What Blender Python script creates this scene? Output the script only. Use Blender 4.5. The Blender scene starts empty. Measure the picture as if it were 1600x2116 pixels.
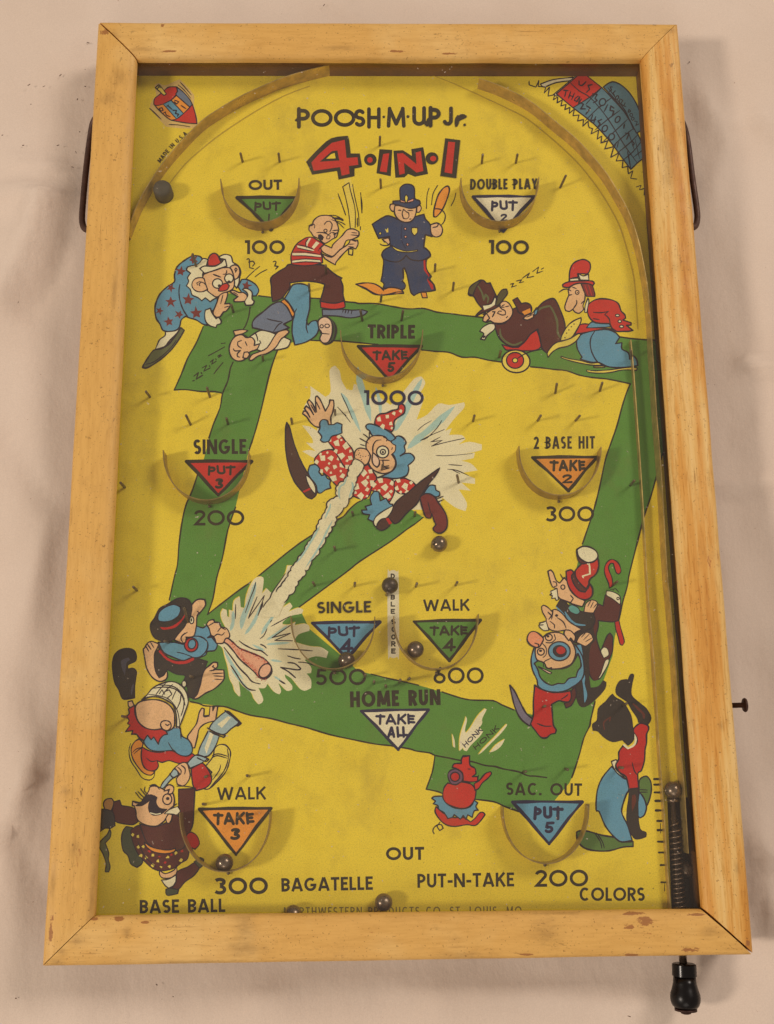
import bpy, bmesh, math, random
from mathutils import Vector, Matrix, noise
from mathutils.geometry import tessellate_polygon
random.seed(7)
scene = bpy.context.scene
C = scene.collection

# ------------------------------------------------------------------ camera
FPX = 2250.0                       # focal length in pixels of a 1600 px wide frame
CAM = Vector((-0.01672, -0.17630, 0.61584))
_w = Vector((-0.23208, 0.01983, 0.00821))
RW = Matrix.Rotation(_w.length, 3, _w.normalized())   # world -> camera
cam = bpy.data.cameras.new("camera")
cam.sensor_fit = 'HORIZONTAL'; cam.sensor_width = 36.0
cam.lens = 36.0 * FPX / 1600.0
cam.clip_start = 0.01; cam.clip_end = 50
camo = bpy.data.objects.new("camera", cam); C.objects.link(camo)
camo.matrix_world = Matrix.Translation(CAM) @ RW.transposed().to_4x4()
scene.camera = camo

# ------------------------------------------------------------------ light (a room: one lamp from the left, soft fill above)
scene.view_settings.view_transform = 'Standard'
scene.view_settings.look = 'None'
scene.view_settings.exposure = 0.13
scene.view_settings.gamma = 1.0
world = bpy.data.worlds.new("World"); scene.world = world
world.use_nodes = True
bg = world.node_tree.nodes['Background']
bg.inputs[0].default_value = (1.0, 0.86, 0.74, 1); bg.inputs[1].default_value = 0.27
def area(name, loc, target, size, power, col):
    l = bpy.data.lights.new(name, 'AREA'); l.shape = 'DISK'; l.size = size; l.energy = power; l.color = col
    o = bpy.data.objects.new(name, l); C.objects.link(o); o.location = loc
    d = Vector(target) - Vector(loc); o.rotation_euler = d.to_track_quat('-Z', 'Y').to_euler()
area("lamp_key", (-2.3, -0.54, 1.92), (0, 0, 0), 0.44, 34.0, (1.0, 0.87, 0.74))
area("lamp_fill", (1.6, 1.25, 1.9), (0, 0.1, 0), 0.9, 27.0, (1.0, 0.88, 0.78))
area("added_low_fill", (-0.3, -2.0, 1.7), (0, 0, 0), 1.2, 8.0, (1.0, 0.88, 0.78))  # unseen fill, added to make up for the dimmed world light

# ------------------------------------------------------------------ helpers
HT = 0.034      # top of the frame above the cloth
ZP = 0.0140     # printed board
HP = 0.0104     # height of pins and metal strips
def unp(px, py, z):
    """point at height z that stands where the photograph shows pixel (px, py)"""
    d = RW.transposed() @ Vector(((px - 800) / FPX, -(py - 1058) / FPX, -1.0))
    t = (z - CAM.z) / d.z
    return CAM + d * t
def lin(c):
    return tuple((v / 255 / 12.92) if v / 255 <= 0.04045 else ((v / 255 + 0.055) / 1.055) ** 2.4 for v in c)
def empty(name, loc=(0, 0, 0), parent=None):
    o = bpy.data.objects.new(name, None); C.objects.link(o); o.location = loc
    if parent: o.parent = parent
    return o
def link(name, me, parent=None):
    o = bpy.data.objects.new(name, me); C.objects.link(o)
    if parent: o.parent = parent
    return o
def obj(name, bm, mat, parent=None, smooth=False):
    bmesh.ops.recalc_face_normals(bm, faces=bm.faces)
    me = bpy.data.meshes.new(name); bm.to_mesh(me); bm.free()
    if smooth:
        for p in me.polygons: p.use_smooth = True
    me.materials.append(mat)
    return link(name, me, parent)
def tag(o, label=None, cat=None, group=None, kind=None):
    if label: o['label'] = label
    if cat: o['category'] = cat
    if group: o['group'] = group
    if kind: o['kind'] = kind
    return o
def tube(bm, pts, r, n=8, caps=True):
    pts = [Vector(p) for p in pts]; rings = []
    up = Vector((0, 0, 1))
    for i, p in enumerate(pts):
        d = (pts[min(i + 1, len(pts) - 1)] - pts[max(i - 1, 0)]).normalized()
        a = d.cross(up)
        if a.length < 1e-3: a = d.cross(Vector((1, 0, 0)))
        a.normalize(); b = d.cross(a).normalized()
        rr = r[i] if isinstance(r, (list, tuple)) else r
        rings.append([bm.verts.new(p + (a * math.cos(2 * math.pi * k / n) + b * math.sin(2 * math.pi * k / n)) * rr) for k in range(n)])
    for i in range(len(rings) - 1):
        for k in range(n):
            bm.faces.new((rings[i][k], rings[i][(k + 1) % n], rings[i + 1][(k + 1) % n], rings[i + 1][k]))
    if caps:
        bm.faces.new(rings[0]); bm.faces.new(rings[-1])
def lathe(bm, origin, axis, prof, n=28):
    """prof: (distance along axis, radius)"""
    axis = Vector(axis).normalized(); a = axis.orthogonal().normalized(); b = axis.cross(a)
    rings = []
    for (s, r) in prof:
        c = Vector(origin) + axis * s
        if r < 1e-6: rings.append([bm.verts.new(c)])
        else: rings.append([bm.verts.new(c + (a * math.cos(2 * math.pi * k / n) + b * math.sin(2 * math.pi * k / n)) * r) for k in range(n)])
    for i in range(len(rings) - 1):
        A, B = rings[i], rings[i + 1]
        for k in range(n):
            v = [A[k % len(A)], A[(k + 1) % len(A)], B[(k + 1) % len(B)], B[k % len(B)]]
            u = []
            for q in v:
                if q not in u: u.append(q)
            if len(u) > 2: bm.faces.new(u)
    if len(rings[0]) > 1: bm.faces.new(rings[0])
    if len(rings[-1]) > 1: bm.faces.new(rings[-1])
def prism(bm, poly, z0, z1):
    a = [bm.verts.new((p[0], p[1], z0)) for p in poly]; b = [bm.verts.new((p[0], p[1], z1)) for p in poly]
    n = len(poly); bm.faces.new(a); bm.faces.new(b)
    for i in range(n): bm.faces.new((a[i], a[(i + 1) % n], b[(i + 1) % n], b[i]))
def catmull(P, closed=False, n=4, corner=62):
    """Catmull-Rom through P; vertices turning by more than `corner` degrees stay sharp"""
    m = len(P)
    if m < 3: return list(P)
    out = []
    def sharp(i):
        if not closed and (i <= 0 or i >= m - 1): return True
        a, b, c = P[(i - 1) % m], P[i % m], P[(i + 1) % m]
        ux, uy = b[0] - a[0], b[1] - a[1]; vx, vy = c[0] - b[0], c[1] - b[1]
        return abs(math.degrees(math.atan2(ux * vy - uy * vx, ux * vx + uy * vy))) > corner
    segs = m if closed else m - 1
    for i in range(segs):
        p1, p2 = P[i % m], P[(i + 1) % m]
        p0 = p1 if sharp(i) else P[(i - 1) % m]
        p3 = p2 if sharp(i + 1) else P[(i + 2) % m]
        for k in range(n):
            t = k / n
            out.append(tuple(0.5 * (2 * p1[j] + (p2[j] - p0[j]) * t + (2 * p0[j] - 5 * p1[j] + 4 * p2[j] - p3[j]) * t * t + (3 * p1[j] - p0[j] - 3 * p2[j] + p3[j]) * t ** 3) for j in range(len(p1))))
    if not closed: out.append(tuple(P[-1]))
    return out

# ------------------------------------------------------------------ materials
def mat(name):
    m = bpy.data.materials.new(name); m.use_nodes = True
    return m, m.node_tree, m.node_tree.nodes, m.node_tree.nodes['Principled BSDF']
def nd(nt, typ, **kw):
    n = nt.nodes.new(typ)
    for k, v in kw.items():
        if isinstance(v, (int, float, str, bool)) and hasattr(n, k): setattr(n, k, v)
    return n
def ramp(nt, src, stops):
    r = nt.nodes.new('ShaderNodeValToRGB'); e = r.color_ramp.elements
    while len(e) < len(stops): e.new(0.5)
    for k, (p, c) in enumerate(stops):
        e[k].position = p; e[k].color = (c, c, c, 1) if isinstance(c, (int, float)) else (*c, 1)
    nt.links.new(src, r.inputs[0]); return r.outputs[0]
def nz(nt, scale, detail=3, rough=0.55, vec=None, stretch=None, off=0.0):
    g = nt.nodes.new('ShaderNodeNewGeometry'); mp = nt.nodes.new('ShaderNodeMapping')
    nt.links.new(g.outputs['Position'], mp.inputs['Vector'])
    mp.inputs['Location'].default_value = (off, off * 0.7, off * 0.3)
    if stretch: mp.inputs['Scale'].default_value = stretch
    n = nt.nodes.new('ShaderNodeTexNoise'); n.inputs['Scale'].default_value = scale
    n.inputs['Detail'].default_value = detail; n.inputs['Roughness'].default_value = rough
    nt.links.new(mp.outputs[0], n.inputs['Vector']); return n.outputs['Fac']
def mix(nt, fac, a, b, mode='MIX'):
    m = nt.nodes.new('ShaderNodeMix'); m.data_type = 'RGBA'; m.blend_type = mode
    for sock, v in ((m.inputs['Factor'], fac), (m.inputs['A'], a), (m.inputs['B'], b)):
        if hasattr(v, 'links') or hasattr(v, 'is_linked'): nt.links.new(v, sock)
        elif isinstance(v, (int, float)): sock.default_value = v
        else: sock.default_value = (*v, 1)
    return m.outputs['Result']
def bump(nt, b, h, strength, dist):
    n = nt.nodes.new('ShaderNodeBump'); n.inputs['Strength'].default_value = strength; n.inputs['Distance'].default_value = dist
    nt.links.new(h, n.inputs['Height']); nt.links.new(n.outputs[0], b.inputs['Normal'])

GAIN = (1.30, 1.29, 1.24)          # ink reflectance over its colour in the (warmly lit) photograph
INK = dict(yellow=(220, 192, 54), green=(86, 130, 54), print=(50, 42, 32), ink=(44, 33, 42), shadedblue=(84, 118, 134), blue=(92, 142, 170),  # scoreboard blue is greyed down: the corner's shade is put into the ink
  maroon=(112, 48, 44), cream=(240, 209, 176), skin=(224, 174, 130), paleskin=(226, 184, 158), red=(186, 48, 38), red2=(176, 38, 34),
  olive=(92, 96, 62), olivedark=(82, 74, 46), brown=(84, 42, 38), navy=(54, 64, 96), navydark=(46, 46, 74), hat=(72, 46, 40), black=(52, 44, 40),
  orange=(224, 140, 54), paperlight=(216, 194, 82), yellowink=(226, 196, 84), pink=(222, 150, 130), steel=(104, 114, 136), steellight=(150, 172, 178),
  slate=(76, 72, 84), slate2=(62, 58, 56), gdark=(68, 74, 56), tan=(168, 124, 72), hair=(120, 44, 44), splash=(240, 208, 174), skyblue=(160, 190, 184),
  bat=(216, 158, 128), bat2=(222, 168, 138), gink=(86, 130, 54), green2=(84, 112, 58), teal=(86, 146, 140), nose=(216, 140, 104), lilac=(112, 104, 122),
  purple=(104, 74, 98), groove=(176, 150, 50), deepbrown=(92, 46, 36), haze=(206, 176, 110), lettering=(52, 44, 32), lettblue=(44, 40, 66), offwhite=(238, 208, 180), dirtline=(120, 104, 50))
MAT = {}
def ink(name):
    if name in MAT: return MAT[name]
    m, nt, ns, b = mat('ink_' + name)
    c = [min(0.9, v * g) for v, g in zip(lin(INK[name]), GAIN)]
    grain = ramp(nt, nz(nt, 1500, 2, 0.6), [(0.32, 0.84), (0.5, 1.0), (0.7, 1.07)])
    col = mix(nt, 1.0, c, grain, 'MULTIPLY')
    mott = ramp(nt, nz(nt, 60, 5, 0.65), [(0.3, (0.93, 0.91, 0.84)), (0.5, (1, 1, 1)), (0.72, (1.03, 1.02, 1.0))])
    col = mix(nt, 1.0, col, mott, 'MULTIPLY')
    # grimy smears and foxing
    sm = ramp(nt, nz(nt, 26, 7, 0.7, off=3.1, stretch=(1, 0.7, 1)), [(0.55, 0.0), (0.74, 0.30)])
    col = mix(nt, sm, col, (0.20, 0.13, 0.045), 'MIX')
    sp = ramp(nt, nz(nt, 620, 3, 0.7, off=1.7), [(0.66, 0.0), (0.72, 0.75)])
    sp2 = ramp(nt, nz(nt, 40, 3, 0.5, off=8.2), [(0.45, 0.0), (0.62, 1.0)])
    f = mix(nt, 1.0, sp, sp2, 'MULTIPLY')
    col = mix(nt, f, col, (0.10, 0.06, 0.025))
    # rubbed ink
    rb = ramp(nt, nz(nt, 340, 6, 0.75, off=5.5, stretch=(1, 1.3, 1)), [(0.715, 0.0), (0.755, 0.6)])
    col = mix(nt, rb, col, [v * g for v, g in zip(lin((206, 172, 110)), GAIN)])
    nt.links.new(col, b.inputs['Base Color'])
    b.inputs['Roughness'].default_value = 0.62
    b.inputs['Specular IOR Level'].default_value = 0.25
    bump(nt, b, nz(nt, 900, 3, 0.6), 0.12, 0.0003)
    MAT[name] = m; return m

def spots(lst):
    out = []
    for (x, y, rx, ry, kd) in lst:
        p = unp(x, y, HT); out.append((p.x, p.y, rx * .00026, ry * .00026, kd))
    return out
SPOTS = dict(
  painted_wood_across=spots([(1310, 1889, 42, 5, 'chip'), (1335, 1906, 30, 16, 'chip'), (1302, 1916, 20, 9, 'chip'), (1440, 1891, 28, 4, 'chip'), (1425, 1963, 34, 7, 'chip'), (1312, 1974, 26, 6, 'chip'), (1090, 1973, 24, 4, 'chip'), (243, 1900, 18, 7, 'chip'), (192, 1900, 14, 4, 'chip'),
    (300, 1907, 14, 5, 'chip'), (118, 1988, 18, 10, 'dirt'), (262, 1927, 10, 14, 'dirt'), (128, 1966, 12, 10, 'dirt'), (510, 1960, 55, 22, 'dirt'), (505, 1915, 26, 36, 'dirt'), (950, 1975, 60, 8, 'dirt'), (1130, 1930, 40, 30, 'dirt'), (820, 104, 34, 5, 'chip'), (930, 108, 26, 4, 'chip'), (345, 104, 30, 4, 'chip'), (336, 52, 6, 9, 'chip'), (232, 72, 26, 14, 'dirt'), (1380, 66, 20, 12, 'dirt'), (270, 110, 16, 12, 'dirt'), (1470, 1925, 26, 16, 'dirt'), (160, 1945, 22, 16, 'dirt'), (640, 1890, 90, 4, 'dirt'), (1150, 1888, 80, 4, 'dirt'), (380, 1990, 120, 6, 'dirt'), (800, 118, 200, 4, 'dirt'), (300, 100, 40, 10, 'dirt'), (700, 98, 60, 8, 'dirt')]),
  painted_wood_along=spots([(105, 1918, 7, 42, 'chip'), (245, 160, 26, 34, 'dirt'), (222, 205, 30, 26, 'dirt'), (155, 1755, 18, 26, 'dirt'), (140, 1636, 14, 12, 'dirt'), (215, 66, 16, 14, 'chip'), (188, 1850, 8, 90, 'dirt'), (110, 1830, 8, 50, 'dirt'), (236, 600, 8, 90, 'dirt')]),
  bare_grained_wood=spots([(1546, 1950, 9, 14, 'chip'), (1390, 62, 14, 10, 'dirt'), (1490, 1500, 9, 12, 'dirt'), (1525, 1795, 8, 24, 'dirt'), (1380, 330, 22, 120, 'dirt')]))
def wood_paint(name, axis, grainy):
    m, nt, ns, b = mat(name)
    st = (1, 9, 9) if axis == 'x' else (9, 1, 9)
    base = lin((228, 180, 100)); dark = lin((206, 148, 72)); pale = lin((240, 202, 132))
    big = ramp(nt, nz(nt, 12, 4, 0.6, off=2.2), [(0.3, base), (0.55, [0.9 * a + 0.1 * c for a, c in zip(base, dark)]), (0.8, pale)])
    if grainy:
        gr = ramp(nt, nz(nt, 26, 5, 0.6, stretch=(6, .30, 6)), [(0.30, lin((204, 140, 60))), (0.44, lin((222, 164, 82))), (0.56, lin((232, 190, 116))), (0.75, lin((242, 206, 142)))])
        fine = ramp(nt, nz(nt, 150, 4, 0.6, stretch=(6, .45, 6), off=4), [(0.36, (0.84, 0.76, 0.62)), (0.46, (1, 1, 1))])
        big = mix(nt, 1.0, gr, fine, 'MULTIPLY')
    else:
        gr = ramp(nt, nz(nt, 60, 6, 0.65, stretch=st), [(0.35, (0.88, 0.85, 0.80)), (0.55, (1, 1, 1)), (0.75, (1.04, 1.03, 1.02))])
        big = mix(nt, 0.8, big, gr, 'MULTIPLY')
    # grey brown handling dirt in patches
    d1 = ramp(nt, nz(nt, 48, 9, 0.8, off=6.6), [(0.55, 0.0), (0.76, 0.30)])
    big = mix(nt, d1, big, lin((146, 104, 58)))
    # fine dark nicks
    d2 = ramp(nt, nz(nt, 230, 5, 0.7, stretch=(0.6, 1.4, 1) if axis == 'x' else (1.4, 0.6, 1), off=9.1), [(0.63, 0.0), (0.68, 0.7)])
    msk = ramp(nt, nz(nt, 22, 4, 0.6, off=12.3), [(0.46, 0.0), (0.60, 1.0)])
    big = mix(nt, mix(nt, 1.0, d2, msk, 'MULTIPLY'), big, lin((96, 60, 34)))
    # paint chipped to the wood, mostly along the edges
    d3 = ramp(nt, nz(nt, 75, 7, 0.72, stretch=(0.35, 1.5, 1) if axis == 'x' else (1.5, 0.35, 1), off=15.2), [(0.66, 0.0), (0.68, 0.8)])
    big = mix(nt, d3, big, lin((176, 108, 58)))
    sc = ramp(nt, nz(nt, 420, 5, 0.7, stretch=(0.09, 1.6, 1) if axis == 'x' else (1.6, 0.09, 1), off=19.0), [(0.60, 0.0), (0.66, 0.5)])
    sm_ = ramp(nt, nz(nt, 17, 5, 0.7, off=23.0), [(0.45, 0.0), (0.6, 1.0)])
    big = mix(nt, mix(nt, 1.0, sc, sm_, 'MULTIPLY'), big, lin((140, 92, 46)))
    # scuffs and chips at their own places: (x, y, rx, ry) in metres
    for k, (sx, sy, rx, ry, kind) in enumerate(SPOTS[name]):
        g = nt.nodes.new('ShaderNodeNewGeometry'); mp = nt.nodes.new('ShaderNodeMapping'); mp.vector_type = 'POINT'
        mp.inputs['Location'].default_value = (-sx / rx, -sy / ry, 0); mp.inputs['Scale'].default_value = (1 / rx, 1 / ry, 0)
        nt.links.new(g.outputs['Position'], mp.inputs['Vector'])
        ln = nt.nodes.new('ShaderNodeVectorMath'); ln.operation = 'LENGTH'; nt.links.new(mp.outputs[0], ln.inputs[0])
        ad = nt.nodes.new('ShaderNodeMath'); ad.operation = 'MULTIPLY_ADD'; ad.inputs[1].default_value = 0.42; nt.links.new(ln.outputs['Value'], ad.inputs[0])
        nt.links.new(nz(nt, 330, 7, 0.75, off=k * 1.7, stretch=(0.5, 1.4, 1) if axis == 'x' else (1.4, 0.5, 1)), ad.inputs[2])
        if kind == 'chip': f = ramp(nt, ad.outputs[0], [(0.70, 0.9), (0.72, 0.0)]); big = mix(nt, f, big, lin((162, 106, 60)))
        else: f = ramp(nt, ad.outputs[0], [(0.50, 0.36), (0.80, 0.10), (1.0, 0.0)]); big = mix(nt, f, big, lin((118, 84, 50)))
    # pores
    d4 = ramp(nt, nz(nt, 900, 2, 0.5, off=1.2), [(0.655, 0.0), (0.70, 0.55)])
    big = mix(nt, d4, big, lin((130, 84, 40)))
    nt.links.new(big, b.inputs['Base Color'])
    nt.links.new(ramp(nt, nz(nt, 90, 4, 0.6, off=3.3), [(0.3, 0.40), (0.7, 0.62)]), b.inputs['Roughness'])
    b.inputs['Specular IOR Level'].default_value = 0.35
    bump(nt, b, nz(nt, 160, 6, 0.7, stretch=st), 0.35, 0.0006)
    return m
def simple(name, c, rough=0.5, metal=0.0, var=0.25, scale=300, bstr=0.15, spec=0.5):
    m, nt, ns, b = mat(name)
    cc = lin(c)
    col = ramp(nt, nz(nt, scale, 5, 0.65), [(0.3, [v * (1 - var) for v in cc]), (0.55, cc), (0.75, [min(1, v * (1 + var)) for v in cc])])
    nt.links.new(col, b.inputs['Base Color']); b.inputs['Metallic'].default_value = metal
    nt.links.new(ramp(nt, nz(nt, scale * 0.6, 4, 0.6, off=2), [(0.3, rough - 0.08), (0.7, rough + 0.1)]), b.inputs['Roughness'])
    b.inputs['Specular IOR Level'].default_value = spec
    if bstr: bump(nt, b, nz(nt, scale * 2, 4, 0.65), bstr, 0.0004)
    return m
M_WX = wood_paint('painted_wood_across', 'x', False)
M_WY = wood_paint('painted_wood_along', 'y', False)
M_WG = wood_paint('bare_grained_wood', 'y', True)
M_CASE = simple('dark_stained_wood', (112, 72, 34), 0.55, 0, 0.3, 60)
M_STRIP = simple('tarnished_strip', (172, 143, 88), 0.32, 0.55, 0.4, 140, 0.2)
M_GUIDE = simple('worn_zinc_strip', (204, 174, 104), 0.34, 0.55, 0.35, 140, 0.2)
M_PIN = simple('rusty_pin', (120, 102, 80), 0.45, 0.4, 0.4, 500)
M_BALL = simple('dull_steel_ball', (132, 114, 98), 0.26, 0.8, 0.30, 260, 0.10)
M_DARKBALL = simple('dark_steel_ball', (84, 72, 62), 0.42, 0.6, 0.30, 260, 0.12)
M_IRON = simple('brown_iron', (84, 58, 48), 0.5, 0.35, 0.35, 300, 0.3)
M_RUBBER = simple('grey_rubber', (84, 76, 62), 0.7, 0, 0.2, 200, 0.2)
M_KNOB = simple('black_lacquer', (16, 12, 12), 0.26, 0, 0.3, 200, 0.03, 0.3)
M_SCREW = simple('brown_screw', (64, 40, 34), 0.5, 0.5, 0.3, 300)
M_SPRING = simple('dull_spring_steel', (140, 120, 104), 0.32, 0.85, 0.3, 400)
M_TROUGH = simple('dark_trough', (74, 54, 42), 0.5, 0.0, 0.4, 120)
M_EDGE = simple('board_edge', (120, 96, 50), 0.8, 0, 0.2, 200)
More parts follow.
